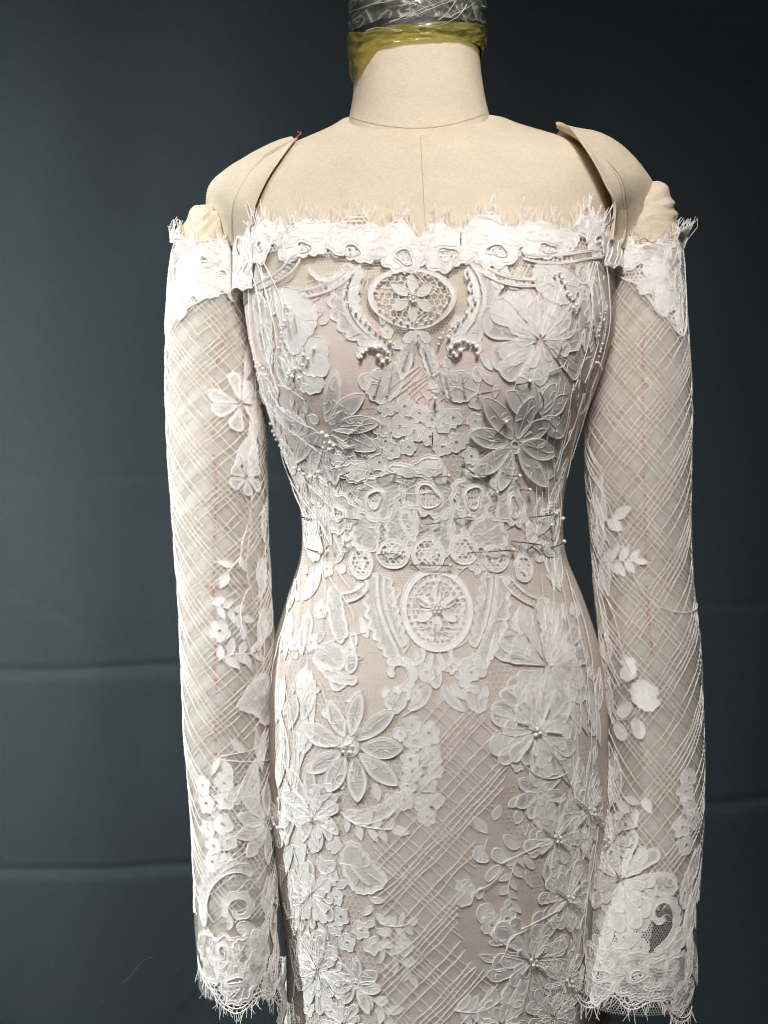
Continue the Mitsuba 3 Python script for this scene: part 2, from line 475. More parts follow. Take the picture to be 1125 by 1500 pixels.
def flower(S, px, n=8, R=60, rot=0, w=0.5, kind='petal', r0=0.12, h=0.0018, tilt=0.0015, lobes=0, pearls=0, sprays=0, centre=True, name='lace_flower', parent=None, squash=1.0, tone=1.0, spread=360.0, amp=0.0009, inner=True, rim=0.0024):
    key = parent or newkey('wedding_dress__' + name)
    u0, v0 = S.at([px])[0]
    for i in range(n):
        a = rot + spread * i / n + rng.normal(0, 4)
        L = R * (1 - r0) * (0.88 + 0.24 * rng.random())
        P = petal_shape(L, R * w * (0.85 + 0.3 * rng.random()), kind, lobes, skew=rng.normal(0, 0.06))
        P[:, 1] += R * r0
        Q = place(P, u0, v0, a, M)
        if squash != 1:
            Q[:, 1] = v0 + (Q[:, 1] - v0) * squash
        poly = Polygon(Q)
        note(S, poly)
        lift = lambda u, v: tilt * np.clip(np.hypot(u - u0, v - v0) / (R * M), 0, 1.2) + 0.0004 * (i % 3)
        lace(S, newkey(key + '__petal'), poly, h, rim=rim, inner=inner, ang=90 - a if i % 2 else 0, lift=lift, tone=tone, amp=amp)
    if centre:
        c = Point(u0, v0).buffer(R * M * 0.17)
        lace(S, newkey(key + '__flower_centre'), c.difference(Point(u0, v0).buffer(R * M * 0.07)), h + 0.0008, inner=False, tone=tone)
    for i in range(pearls):
        a = 2 * math.pi * i / max(1, pearls) + 0.5
        rr = 0.0032 if pearls > 1 else 0
        pearl(S, key, u0 + rr * math.cos(a), v0 + rr * math.sin(a), 0.0017, h + tilt + 0.0026)
    for i in range(sprays):
        a = math.radians(rot + 360 * i / sprays + 20)
        q = np.array([[u0 + s * math.sin(a), v0 + s * math.cos(a)] for s in (0.005, 0.016)])
        beads(S, key, q, h=h + tilt + 0.0022)
    return key


def blossom(S, px, R=17, n=5, rot=None, name='small_lace_blossom', tone=1.0, h=0.0018):
    """Small five-petalled flower with a hole at its heart: one piece."""
    key = newkey('wedding_dress__' + name)
    u0, v0 = S.at([px])[0]
    rot = rng.random() * 6.28 if rot is None else rot
    t = np.linspace(0, 2 * np.pi, 12 * n, endpoint=False)
    r = R * (0.66 + 0.34 * np.abs(np.cos(n * (t - rot) / 2)) ** 0.7) * M * (1 + 0.05 * rng.normal(0, 1, len(t)))
    poly = Polygon(np.stack([u0 + r * np.cos(t), v0 + r * np.sin(t)], 1)).buffer(0)
    note(S, poly)
    poly = poly.difference(Point(u0, v0).buffer(R * M * 0.22))
    lace(S, key, poly, h, inner=False, tone=tone, r=0.00036)
    return key


def sprig(S, pts, n=8, L=22, W=9, name='leaf_sprig', lean=50, tone=1.05, h=0.0017, both=True, inner=False):
    key = newkey('wedding_dress__' + name)
    q = spline(S.at(pts), 40)
    b = Bag()
    cord(b, S, q, 0.0005, h, wob=0.0002)
    b.out(newkey(key + '__stem'))
    for i in range(n):
        f = 0.06 + 0.94 * i / max(1, n - 1)
        k = min(int(f * 39), 38)
        d = q[k + 1] - q[k]
        a = math.degrees(math.atan2(d[0], d[1]))
        s = (1 if i % 2 else -1) if both else 1
        a += 0 if i == n - 1 else s * lean * (0.8 + 0.4 * rng.random())
        poly = Polygon(place(petal_shape(L * (0.8 + 0.4 * rng.random()), W * (0.8 + 0.4 * rng.random()), 'leaf', skew=0.1 * s), *q[k], a, M)).buffer(0)
        note(S, poly)
        lace(S, newkey(key + '__leaf'), poly, h + 0.0002, inner=inner, tone=tone, r=0.00034)
    return key


def scroll(S, pts, width=24, scal=8, side=1, depth=0.28, name='scalloped_scroll', uv=None, taper=0.5, inner=True, tone=1.0, h=0.0017, key=None, rim=0.0026):
    """A band along a path, scalloped on its outer side."""
    key = key or newkey('wedding_dress__' + name)
    q = spline(S.at(pts) if uv is None else uv, 12 * scal)
    d = np.gradient(q, axis=0)
    d /= np.linalg.norm(d, axis=1, keepdims=True)
    nrm = np.stack([-d[:, 1], d[:, 0]], 1) * -side
    t = np.linspace(0, 1, len(q))
    w = width * M * (1 - taper + taper * np.sin(np.pi * np.clip(t * 0.9 + 0.08, 0, 1)))
    out = q + nrm * (w * (1 - depth + depth * np.abs(np.sin(np.pi * scal * t)) ** 0.8))[:, None]
    poly = Polygon(np.vstack([q, out[::-1]])).buffer(0)
    note(S, poly)
    lace(S, key, poly, h, rim=rim, inner=inner, tone=tone)
    return key, q, out


def traced(S, pts, name, h=0.0018, smooth=2, uv=False, inner=True, rim=0.0026, lift=None, amp=0.001, tone=1.0, hole=None, key=None, ang=0.0, freq=90.0, thick=0.0005):
    P = chaikin(np.asarray(pts) if uv else S.at(pts), smooth)
    poly = Polygon(P).buffer(0)
    if poly.area > 2.0e-4 and poly.geom_type == 'Polygon':
        q = resample(np.asarray(poly.exterior.coords), 0.0011)[:-1]
        d = np.roll(q, -1, 0) - np.roll(q, 1, 0)
        d /= np.linalg.norm(d, axis=1, keepdims=True) + 1e-12
        k = max(5, int(poly.length / 0.0065))
        ph = np.linspace(0, 1, len(q), endpoint=False) + 0.02 * np.sin(np.linspace(0, 19, len(q)))
        sgn = 1 if Polygon(q).exterior.is_ccw else -1
        q = q + np.stack([d[:, 1], -d[:, 0]], 1) * sgn * (0.0017 * np.abs(np.sin(np.pi * k * ph)) - 0.0006)[:, None]
        poly = Polygon(q).buffer(0)
    note(S, poly)
    if hole is not None:
        poly = poly.difference(hole)
    return lace(S, key or newkey('wedding_dress__' + name), poly, h, rim=rim, inner=inner, lift=lift, amp=amp, tone=tone, ang=ang, freq=freq, thick=thick)


def puff(S, px, rx=34, ry=28, lobes=9, hole=(0, -8, 13, 9), h=0.003, bulge=0.003, rot=0.0, name='puffed_lace_motif', tone=1.1, amp=0.0014, net=True, sheer=False):
    """Opaque puffed motif with scalloped edge and a netted oval hole."""
    key = newkey('wedding_dress__' + name)
    u0, v0 = S.at([px])[0]
    t = np.linspace(0, 2 * np.pi, 10 * lobes, endpoint=False)
    ph = rng.random() * 6
    tw = t + 0.18 * np.sin(2 * t + ph)
    k = 0.84 + 0.17 * np.abs(np.cos(lobes * tw / 2 + ph)) + 0.09 * np.sin(2 * t + ph) + 0.08 * np.sin(3 * t + 2 * ph) + 0.03 * np.sin(7 * t + ph)
    P = np.stack([rx * k * np.cos(t), ry * k * np.sin(t)], 1)
    poly = Polygon(place(P, u0, v0, rot, M)).buffer(0)
    note(S, poly)
    if hole:
        hk = 0.85 + 0.16 * np.sin(2 * t + ph * 2) + 0.12 * np.sin(3 * t + ph)
        e = place(np.stack([hole[0] + hole[2] * hk * np.cos(t), hole[1] + hole[3] * hk * np.sin(t)], 1), u0, v0, rot, M)
        hp = Polygon(e)
        poly = poly.difference(hp)
        if net:
            b = Bag()
            hexnet(b, S, hp.buffer(0), 0.0026, 0.0008, h - 0.0008, jit=0.3, col=CORD)
            cord(b, S, np.asarray(hp.exterior.coords)[:-1], 0.0006, h + 0.0004, True, wob=0.0002)
            b.out(newkey(key + '__netting'))
    lift = lambda u, v: bulge * np.clip(1 - ((u - u0) / (rx * M)) ** 2 * 0.8 - ((v - v0) / (ry * M)) ** 2 * 0.8, 0, 1)
    # the cloth itself
    lace(S, newkey(key + '__cloth'), poly, h, inner=sheer, rim=0.0032, lift=lift, amp=amp, tone=tone, freq=140.0)
    ins = poly.buffer(-0.0022)
    b = Bag()
    for g in polys(ins):
        cord(b, S, np.asarray(g.exterior.coords)[:-1], 0.00034, lambda u, v: 0.0006 + FLAT * (h + lift(u, v)) + amp * 0.2, True, wob=0.0003)
    b.out(newkey(key + '__inner_cord'))
    return key


def hexnet(bag, S, region, cell, w, h, jit=0.12, col=NETC, keep=None):
    """Hexagonal netting: every thread between two knots is a flat ribbon."""
    x0, y0, x1, y1 = region.bounds
    a = cell / math.sqrt(3)
    nx, ny = int((x1 - x0) / cell) + 2, int((y1 - y0) / (1.5 * a)) + 2
    i, j = np.meshgrid(np.arange(nx), np.arange(ny), indexing='ij')
    cx = x0 + (i + 0.5 * (j % 2)) * cell
    cy = y0 + j * 1.5 * a

    def knot(x, y):
        kx, ky = np.round(x / cell * 2).astype(np.int64), np.round(y / a * 2).astype(np.int64)
        hsh = (kx * 73856093 ^ ky * 19349663) & 0xFFFF
        hs2 = (kx * 83492791 ^ ky * 2971215073) & 0xFFFF
        return np.stack([x + (hsh / 65535 - .5) * 2 * jit * cell, y + (hs2 / 65535 - .5) * 2 * jit * cell], -1)
    ang = np.radians([90, 30, -30, -90])
    V = [knot(cx + a * math.cos(t), cy + a * math.sin(t)).reshape(-1, 2) for t in ang]
    A, B = np.vstack(V[:3]), np.vstack(V[1:])
    mid = (A + B) / 2
    ok = shapely.contains_xy(region, mid[:, 0], mid[:, 1])
    if keep is not None:
        ok &= keep(mid)
    ribbons(bag, S, A[ok], B[ok], np.full(ok.sum(), w), h, col)


def plaid(bag_t, bag_b, S, region, a1, a2, period=0.0455, off=(0, 0), h=0.0011, band=True):
    """Crossing threads on the bias: groups of five raised threads, fine woven bands, single threads."""
    u = 0.00455
    pattern = [0, 0.85, 1.7, 2.55, 3.4, 5.9, 7.3]
    bands = [(4.2, 5.3), (8.2, 9.2)]
    for ang, o in ((a1, off[0]), (a2, off[1])):
        r = math.radians(ang)
        d, n = np.array([math.cos(r), math.sin(r)]), np.array([-math.sin(r), math.cos(r)])
        x0, y0, x1, y1 = region.bounds
        c = np.array([(x0 + x1) / 2, (y0 + y1) / 2])
        R = math.hypot(x1 - x0, y1 - y0) / 2

        def lines(s):
            L = LineString([c + n * s - d * R, c + n * s + d * R]).intersection(region)
            return [np.asarray(g.coords) for g in getattr(L, 'geoms', [L]) if g.geom_type == 'LineString' and not g.is_empty]
        for k in range(int(-R / period) - 1, int(R / period) + 2):
            b0 = k * period + o
            for x in pattern:
                s = b0 + x * u * (1 + 0.02 * rng.normal())
                for q in lines(s) if abs(s) < R else []:
                    p = resample(q, 0.004)
                    p = p + gaussian_filter1d(rng.normal(0, 0.0011, p.shape), 1.6, axis=0, mode='nearest')
                    cord(bag_t, S, p, np.where(np.abs(p[:, 0]) > 0.062, 0.00034, 0.00047) if S is not B else 0.00047, col=0.97, h=h + (0.0003 if ang == a1 else 0), step=0.004, sides=3)
            for lo, hi in bands if band else []:
                for s in np.arange(b0 + lo * u, b0 + hi * u, 0.0016):
                    for q in lines(s) if abs(s) < R else []:
                        p = resample(q, 0.005)
                        p = p + rng.normal(0, 0.00012, p.shape)
                        ribbons(bag_b, S, p[:-1], p[1:], np.full(len(p) - 1, 0.00042), h - 0.0004 + (0.0001 if ang == a1 else 0), 0.80)


def lashes(bag, S, edge, length=0.009, up=1, gap=0.0014, h=0.003, spread=0.5, group=9):
    """Eyelash fringe standing off a scalloped edge."""
    q = resample(np.asarray(edge, float), gap)
    d = np.gradient(q, axis=0)
    d /= np.linalg.norm(d, axis=1, keepdims=True) + 1e-12
    for k in range(len(q)):
        g = 0.35 + 0.65 * abs(math.sin(math.pi * k / group + 0.7 * math.sin(k * 0.13)))
        L = length * g * (0.6 + 0.8 * rng.random())
        if rng.random() < 0.12:
            continue
        dirn = np.array([rng.normal(0, spread) * 0.6 + 0.25 * math.sin(k * 2 * math.pi / group), up])
        dirn /= np.linalg.norm(dirn)
        c = rng.normal(0, 0.3)
        t = np.linspace(0, 1, 4)[:, None]
        p = q[k] + L * (t * dirn + t ** 2 * c * np.array([dirn[1], -dirn[0]]) * 0.6)
        hh = np.linspace(h, h + L * rng.normal(0.15, 0.25), 4)
        P, N = S.map(p[:, 0], p[:, 1], np.maximum(hh, 0.0015), True)
        bag.add(*tubes3(P, N, np.linspace(0.00042, 0.00028, 4), 3), CORD)


# ------------------------------------------------------------------ the setting: cloth backdrop
def build_backdrop():
    y0 = 0.75
    xs, zs = np.linspace(-2.2, 2.2, 300), np.linspace(-0.05, 3.4, 1100)
    X, Z = np.meshgrid(xs, zs)
    n = meshkit.fbm(np.stack([X * 2.0, Z * 0.7, X * 0 + .5], -1), 4, 3)
    Y = y0 + 0.05 * (n - 0.5) + 0.012 * np.sin(X * 7.5 + 0.6 * np.sin(Z * 2)) + 0.006 * np.sin(X * 19 + Z)
    s = K * (CAMD + y0) / CAMD
    for py, x_lo, x_hi, slope, amp in ((990, 0, 420, -0.055, .006), (700, 60, 420, -0.02, .002), (1278, 0, 420, -0.04, .005), (890, 900, 1125, -0.02, .004), (1185, 900, 1125, -0.07, .005), (860, 0, 300, 0.5, .0025)):
        zc = CZ + (750 - py) * s
        zl = zc - slope * (X - (x_lo - 562.5) * s)
        d = Z - zl
        side = np.where((x_lo + x_hi) / 2 < 562, X < 0.05, X > 0.05)
        d = d + 0.012 * (meshkit.fbm(np.stack([X * 5, X * 0 + py, X * 0], -1), 3, 5) - .5)
        Y += (0.25 + 1.1 * meshkit.noise(np.stack([X * 4 + py, X * 0, X * 0], -1), 4)) * np.where(side, 0.75 * amp * (np.exp(-(d / 0.008) ** 2) + 0.6 * np.tanh(d / 0.010) * np.exp(-(d / 0.06) ** 2)), 0)
    return grid_mesh(np.stack([X, Y, Z], -1)[:, ::-1])


add('backdrop_cloth', build_backdrop(), 'backdrop_fabric')
labels['backdrop_cloth'] = {'label': 'dark slate blue cloth hanging behind the dress form', 'kind': 'structure', 'category': 'backdrop'}

# ------------------------------------------------------------------ the dress form
BODY_ROWS = [  # photo row, left edge, right edge, ring centre depth, depth forward, depth back
    (172, 512, 722, .020, .022, .060), (184, 486, 762, .018, .032, .066), (196, 455, 818, .016, .042, .072), (208, 428, 852, .014, .053, .078),
    (226, 396, 880, .012, .070, .086), (246, 372, 895, .010, .085, .092), (272, 358, 900, .006, .091, .098), (310, 355, 899, .002, .098, .10),
    (345, 354, 897, 0, .104, .10), (400, 356, 895, 0, .110, .10), (440, 358, 897, 0, .113, .10), (475, 362, 897, 0, .113, .10), (505, 367, 890, 0, .111, .10),
    (560, 381, 873, 0, .107, .098), (605, 392, 856, 0, .103, .095), (660, 412, 836, 0, .099, .092), (704, 428, 827, 0, .096, .09), (747, 439, 821, 0, .094, .088),
    (784, 443, 821, 0, .093, .088), (814, 441, 825, 0, .094, .09), (858, 427, 844, 0, .098, .095), (908, 410, 862, 0, .105, .105), (950, 399, 876, 0, .110, .112),
    (1005, 392, 885, 0, .115, .118), (1074, 391, 890, 0, .117, .12), (1192, 396, 889, 0, .115, .118), (1250, 402, 884, 0, .113, .115), (1338, 416, 877, 0, .109, .11),
    (1400, 421, 873, 0, .106, .108), (1500, 421, 873, 0, .104, .108), (1640, 415, 880, 0, .104, .11)]


def bust(P, th):
    X, Y, Z = P[..., 0], P[..., 1], P[..., 2]
    front = np.clip(-Y / 0.06, 0, 1) ** 0.7
    out = P.copy()
    for bx, by in ((468, 556), (772, 553)):
        c = px2w(bx, by, -0.11)
        dz = Z - c[2]
        sz = np.where(dz > 0, 0.095, 0.048)
        out[..., 1] -= 0.021 * front * np.exp(-((X - c[0]) / 0.060) ** 2 - (dz / sz) ** 2)
    c = px2w(620, 520, -0.1)
    out[..., 1] += 0.010 * front * np.exp(-((X - c[0]) / 0.022) ** 2 - ((Z - c[2]) / 0.05) ** 2)
    # collarbones: shallow hollow beside the neck
    return out


def body_wrinkle(u, z, Q):
    s = np.stack([np.broadcast_to(u, Q.shape[:2]) * 26, np.broadcast_to(z, Q.shape[:2]) * 16, np.zeros(Q.shape[:2])], -1)
    below = 1 / (1 + np.exp(-(1.385 - np.broadcast_to(z, Q.shape[:2])) / 0.01))
    return below * 0.0030 * (meshkit.fbm(s, 3, 11) - 0.5)


B = Surf(BODY_ROWS, 0.43, 2.25, warp=bust, wrinkle=body_wrinkle)
zrow = lambda py, y=0.0: CZ + (750 - py) * K * (CAMD + y) / CAMD


def col_mesh(S, z0, z1, h, cap=False):
    k = (S.z >= z0) & (S.z <= z1)
    p = S.Q[k] + S.N[k] * h
    return grid_mesh(p[::2, ::2])


form_torso = col_mesh(B, zrow(640), B.z[-1], -0.0035)
add('dress_form__torso', form_torso, 'cotton')
labels['dress_form'] = {'label': 'beige cotton dress form with bare neck and chest wearing the white lace gown', 'category': 'dress form'}


def build_neck():
    # photo row, left, right, forward depth, back depth, front drop in m
    rows = [(250, 492, 734, .060, .055), (225, 497, 730, .057, .052), (205, 503, 724, .0545, .05), (190, 507, 720, .053, .05), (176, 511, 717, .052, .048), (166, 513, 715, .052, .047), (150, 516, 711, .0515, .046), (130, 518, 707.5, .051, .046), (105, 519, 704, .051, .046), (80, 520.5, 702, .051, .046), (50, 521, 700.5, .051, .046), (20, 522, 700, .051, .046), (-20, 523, 699, .051, .046), (-60, 525, 697, .05, .045)]
    return rows


NECK = Surf([(r[0], r[1], r[2], .012, r[3], r[4]) for r in build_neck()], 0.2, 2.15, smooth=2)


def neck_mesh():
    # lower end follows the slanted neck seam
    th_n, out = NECK, []
    p = NECK.Q.copy()
    k = NECK.z <= zrow(20)
    return grid_mesh(p[k][:, ::2])


add('dress_form__neck', neck_mesh(), 'cotton')


def black_cap():
    k = NECK.z >= zrow(75)
    p = NECK.Q[k] + NECK.N[k] * 0.0016
    return grid_mesh(p[:, ::2])


add('dress_form__neck_cap', black_cap(), 'black_cover')
labels['dress_form__neck_cap'] = {'label': 'black cap on top of the neck'}
bag = Bag()
cord(bag, B, np.array([B.at([p])[0] for p in ((616, 193), (618, 230), (620, 270), (622, 310), (625, 350))]), 0.00024, -0.0034, col=(1, 1, 1))
bag.out('dress_form__front_seam', 'seam_thread')
bag = Bag()
seam = NECK.at(spline([(514.5, 172), (540, 180), (575, 186), (612, 188), (650, 184.5), (685, 176), (711, 167)], 40))
cord(bag, NECK, seam, 0.00035, 0.0002, col=(1, 1, 1))
bag.out('dress_form__neck_seam', 'seam_thread')

# ------------------------------------------------------------------ plastic wrap and tape round the neck cap


def wrap():
    us = np.linspace(-0.175, 0.175, 220)
    zs = np.linspace(zrow(54), zrow(-58), 70)
    U, V = np.meshgrid(us, zs)
    n = meshkit.fbm(np.stack([U * 60, V * 60 + U * 40, U * 0], -1), 3, 5)
    rid = 1 - np.abs(meshkit.noise(np.stack([U * 70 + V * 55, V * 90 - U * 40, U * 0 + 3], -1), 9) * 2 - 1)
    return grid_mesh(NECK.map(U, V, 0.003 + 0.004 * n + 0.003 * rid ** 6))


add('plastic_wrap__film', wrap(), 'clear_film')
labels['plastic_wrap'] = {'label': 'crinkled clear plastic film with yellow tape wrapped round the neck top', 'category': 'plastic wrap'}


def tape():
    us = np.linspace(-0.175, 0.175, 240)
    tab = np.array([w2px(NECK.map(us, np.full(240, zrow(50)), 0 * us))[:, 0]])[0]
    front = np.abs(us) < 0.075
    low = np.interp(tab, [515, 520, 524, 535, 555, 600, 640, 698], [62, 92, 95, 84, 60, 57, 53, 45])
    low = np.where(front, low, np.where(us < 0, 62, 45))
    hi = np.interp(tab, [515, 540, 600, 640, 698], [14, 33, 34, 30, 18])
    hi = np.where(front, hi, np.where(us < 0, 18, 26))
    t = np.linspace(0, 1, 24)[:, None]
    V = zrow(low, -.047) + (zrow(hi, -.047) - zrow(low, -.047)) * t
    U = np.broadcast_to(us, V.shape)
    n = meshkit.fbm(np.stack([U * 90, V * 220, U * 0 + 2], -1), 3, 6)
    return grid_mesh(NECK.map(U, V, 0.0075 + 0.0055 * (n - .5) - 0.004 * (1 - t)))


add('plastic_wrap__yellow_tape', tape(), 'yellow_film')
labels['plastic_wrap__yellow_tape'] = {'label': 'translucent yellow tape along the lower edge of the film'}
bag = Bag()
for pts in ([(570, 41), (600, 31), (632, 18), (662, 3)], [(576, 38), (606, 25), (640, 10), (664, 2)], [(638, 34), (652, 22), (660, 8), (664, 0)], [(586, 3), (604, 11), (622, 17)], [(640, 44), (655, 36), (667, 24), (674, 12)],
            [(614, 44), (628, 43), (642, 45)], [(548, 50), (560, 46), (582, 50)], [(655, 30), (672, 18), (684, 8)], [(526, 22), (556, 12), (590, 6)]):
    cord(bag, NECK, spline(NECK.at(pts), 20), np.linspace(0.00055, 0.00012, 12) if rng.random() < .5 else np.linspace(0.0001, 0.0005, 12), 0.0092, step=0.002, wob=0.0004, col=(1, 1, 1))
bag.out('plastic_wrap__fold', 'film_fold_glint')  # thin pale strands stand in for streak highlights on the creased film

# ------------------------------------------------------------------ stuffed arms with shoulder flaps
ARM_L_ROWS = [(345, 260, 356, .012, .043, .045), (400, 252, 360, .012, .044, .045), (450, 247, 366, .012, .044, .045), (500, 244, 374, .011, .045, .045), (567, 243, 386, .008, .046, .045), (607, 244, 390, .004, .046, .045), (700, 249.5, 391, -.004, .045, .044),
              (840, 260, 394, -.014, .043, .042), (947, 266, 400, -.022, .042, .042), (1000, 269, 399, -.026, .042, .042), (1080, 272, 396, -.03, .041, .041), (1207, 283, 401, -.034, .040, .040), (1295, 286, 405, -.036, .039, .039), (1383, 289, 412, -.038, .040, .040), (1412, 291, 414, -.039, .041, .041), (1500, 296, 412, -.04, .042, .042)]
ARM_R_ROWS = [(345, 893, 994, .012, .043, .045), (400, 889, 1000, .012, .044, .045), (450, 883, 1003, .012, .044, .045), (487, 878, 1005, .011, .045, .045), (567, 866, 1010, .008, .046, .045), (620, 858, 1011, .004, .046, .045), (707, 860, 1010, -.004, .045, .044),
              (773, 866, 1010, -.010, .044, .043), (853, 871, 1012, -.016, .043, .042), (933, 879, 1022, -.024, .043, .042), (1027, 886, 1027, -.03, .042, .042), (1080, 890, 1027.5, -.034, .042, .042), (1192, 888, 1027, -.044, .042, .042), (1274, 873, 1023, -.052, .042, .042), (1338, 861, 1019, -.058, .042, .042), (1412, 851, 1020, -.062, .043, .043), (1456, 844, 1013, -.064, .043, .043), (1510, 842, 1008, -.064, .043, .043)]


def sleeve_wrinkle(seed, ends):
    def fn(u, z, Q):
        s = np.stack([np.broadcast_to(u, Q.shape[:2]) * 24, np.broadcast_to(z, Q.shape[:2]) * 15, np.zeros(Q.shape[:2])], -1)
        return 0.003 * (meshkit.fbm(s, 3, seed) - 0.5)
    return fn


SL = Surf(ARM_L_ROWS, 0.137, 2.05, wrinkle=sleeve_wrinkle(21, 0))
SR = Surf(ARM_R_ROWS, 0.145, 2.05, wrinkle=sleeve_wrinkle(22, 0))
DOME_L = [(303, 297, 300, .010, .003, .003), (306, 288, 316, .010, .016, .016), (312, 281, 326, .011, .024, .024), (322, 274, 338, .011, .031, .031), (335, 268, 348, .012, .037, .037), (352, 263, 352, .012, .039, .040)]
DOME_R = [(266, 955, 959, .012, .003, .003), (269, 945, 968, .012, .012, .012), (275, 936, 974, .012, .020, .020), (288, 925, 980, .012, .028, .028), (305, 914, 985, .012, .034, .034), (325, 905, 989, .012, .038, .039), (352, 899, 991, .012, .040, .041)]


def arm_rows(dome, rows, last):
    inset = [(r[0], r[1] + 4, r[2] - 4, r[3], r[4] - .0028, r[5] - .0028) for r in rows if 380 < r[0] <= last]
    return dome + inset


def gather(seed, cxy):
    def fn(u, z, Q):
        px = w2px(Q)
        d = px - np.array(cxy)
        a = np.arctan2(d[..., 1], d[..., 0])
        top = np.exp(-((px[..., 1] - cxy[1]) / 45.0) ** 2)
        return top * (0.0016 * np.sin(a * 17 + 1.5 * np.sin(a * 5))) + 0.0018 * (meshkit.fbm(np.stack([px[..., 0] / 18, px[..., 1] / 26, px[..., 0] * 0], -1), 3, seed) - .5)
    return fn


AL = Surf(arm_rows(DOME_L, ARM_L_ROWS, 1383), 0.13, 2.05, wrinkle=gather(31, (330, 300)), smooth=2)
AR = Surf(arm_rows(DOME_R, ARM_R_ROWS, 1290), 0.135, 2.05, wrinkle=gather(32, (925, 310)), smooth=2)


def flap(inner, mid, sil, front, back_y, groove=None, lift=0.004, curl=0.0, thick=0.0028):
    """A cloth flap lofted over the shoulder: inner edge on the chest, over the silhouette, down the back."""
    inner, mid, sil = (np.array(x, float) for x in (inner, mid, sil))
    uv = B.at(inner)
    I = B.map(uv[:, 0], uv[:, 1], np.full(len(inner), lift))
    Sx = px2w(sil[:, 0], sil[:, 1], 0.012)
    fr_ = np.clip((mid[:, 0] - inner[:, 0]) / np.where(np.abs(sil[:, 0] - inner[:, 0]) < 1e-6, 1, sil[:, 0] - inner[:, 0]), 0, 1)
    ym = 0.012 + (I[:, 1] - 0.012) * np.sqrt(1 - fr_ ** 2) - 0.005 * np.linspace(0, 1, len(inner))
    Mx = px2w(mid[:, 0], mid[:, 1], ym)
    bl = np.clip(np.arange(len(inner)) - (len(inner) - 3), 0, 2) / 2.0
    Mx[:, 1] = Mx[:, 1] * (1 - bl) - 0.022 * bl
    B1 = Mx.copy(); B1[:, 1] = 0.05 + 0.01 * np.linspace(0, 1, len(inner))
    B2 = I.copy(); B2[:, 1] = 0.075 + 0.02 * np.linspace(0, 1, len(inner))
    def between(f):
        q = I + (Mx - I) * f
        q[:, 1] = 0.012 + (I[:, 1] - 0.012) * np.sqrt(1 - (f * fr_) ** 2) - 0.004 * f * np.linspace(0, 1, len(inner))
        q[:, 1] = q[:, 1] * (1 - bl) + bl * (-0.040 * (1 - f) - 0.022 * f)
        return q
    I2 = between(0.4)
    c = np.stack([I, I2, between(0.75), Mx, Sx * 0.55 + Mx * 0.45 + (Sx - Mx) * 0.25 * np.array([1, 0, 1]), Sx, 0.6 * Sx + 0.4 * B1, B1, B2], 1)
    t, s = np.linspace(0, 1, len(inner)), np.linspace(0, 1, c.shape[1])
    tt, ss = np.linspace(0, 1, 90), np.linspace(0, 1, 110)
    P = np.stack([RectBivariateSpline(t, s, c[..., k], kx=3, ky=2, s=0)(tt, ss) for k in range(3)], -1)
    N = np.cross(np.gradient(P, axis=1), np.gradient(P, axis=0))
    N /= np.linalg.norm(N, axis=-1, keepdims=True) + 1e-12
    if N[45, 40, 1] > 0:
        N = -N
    n = meshkit.fbm(np.stack([P[..., 0] * 30, P[..., 2] * 18, P[..., 1] * 30], -1), 3, 4) - .5
    P = P + N * (0.004 * n)[..., None]
    if groove:
        S_, T_ = np.meshgrid(ss, tt)
        for s0, wd, dep, t0 in groove:
            P = P - N * (dep * np.exp(-((S_ - s0) / wd) ** 2) * np.clip((T_ - t0) * 2.5, 0, 1))[..., None]
    if curl:
        S_, T_ = np.meshgrid(ss, tt)
        P = P + N * (curl * np.exp(-(S_ / 0.06) ** 2) * np.sin(np.pi * np.clip(1.0 - T_, 0, 1)) )[..., None]
    back = P - N * thick
    v1, f = grid_mesh(P)
    v2, f2 = grid_mesh(back)
    a, b = P.shape[:2]
    idx = np.arange(a * b).reshape(a, b)
    loops = []
    for e in (idx[:, 0], idx[0, :], idx[-1, :], idx[:, -1]):
        q = np.stack([e[:-1], e[1:], e[1:] + a * b, e[:-1] + a * b], 1)
        loops.append(np.vstack([q[:, [0, 1, 2]], q[:, [0, 2, 3]]]))
    return np.vstack([v1, v2]), np.vstack([f, f2[:, ::-1] + len(v1), *loops])


fl = flap([(434, 203), (424, 216), (410, 236), (393, 262), (375, 302), (366, 335), (365, 352)],
          [(431, 203), (412, 214), (388, 228), (362, 250), (338, 290), (331, 330), (330, 352)],
          [(428, 204), (400, 214), (370, 230), (338, 249), (311, 272), (303, 300), (303, 352)], None, None,
          groove=[(0.46, 0.035, 0.004, 0.5)], lift=0.0006, thick=0.0016)
fr = flap([(812, 184), (826, 198), (846, 222), (866, 252), (882, 284), (888, 314), (889, 352)],
          [(818, 183), (842, 196), (868, 212), (894, 238), (915, 268), (924, 310), (925, 352)],
          [(824, 184), (852, 192), (886, 204), (920, 226), (948, 256), (962, 285), (966, 352)], None, None,
          groove=[(0.55, 0.06, 0.0022, 0.25)], lift=0.006, curl=0.005)

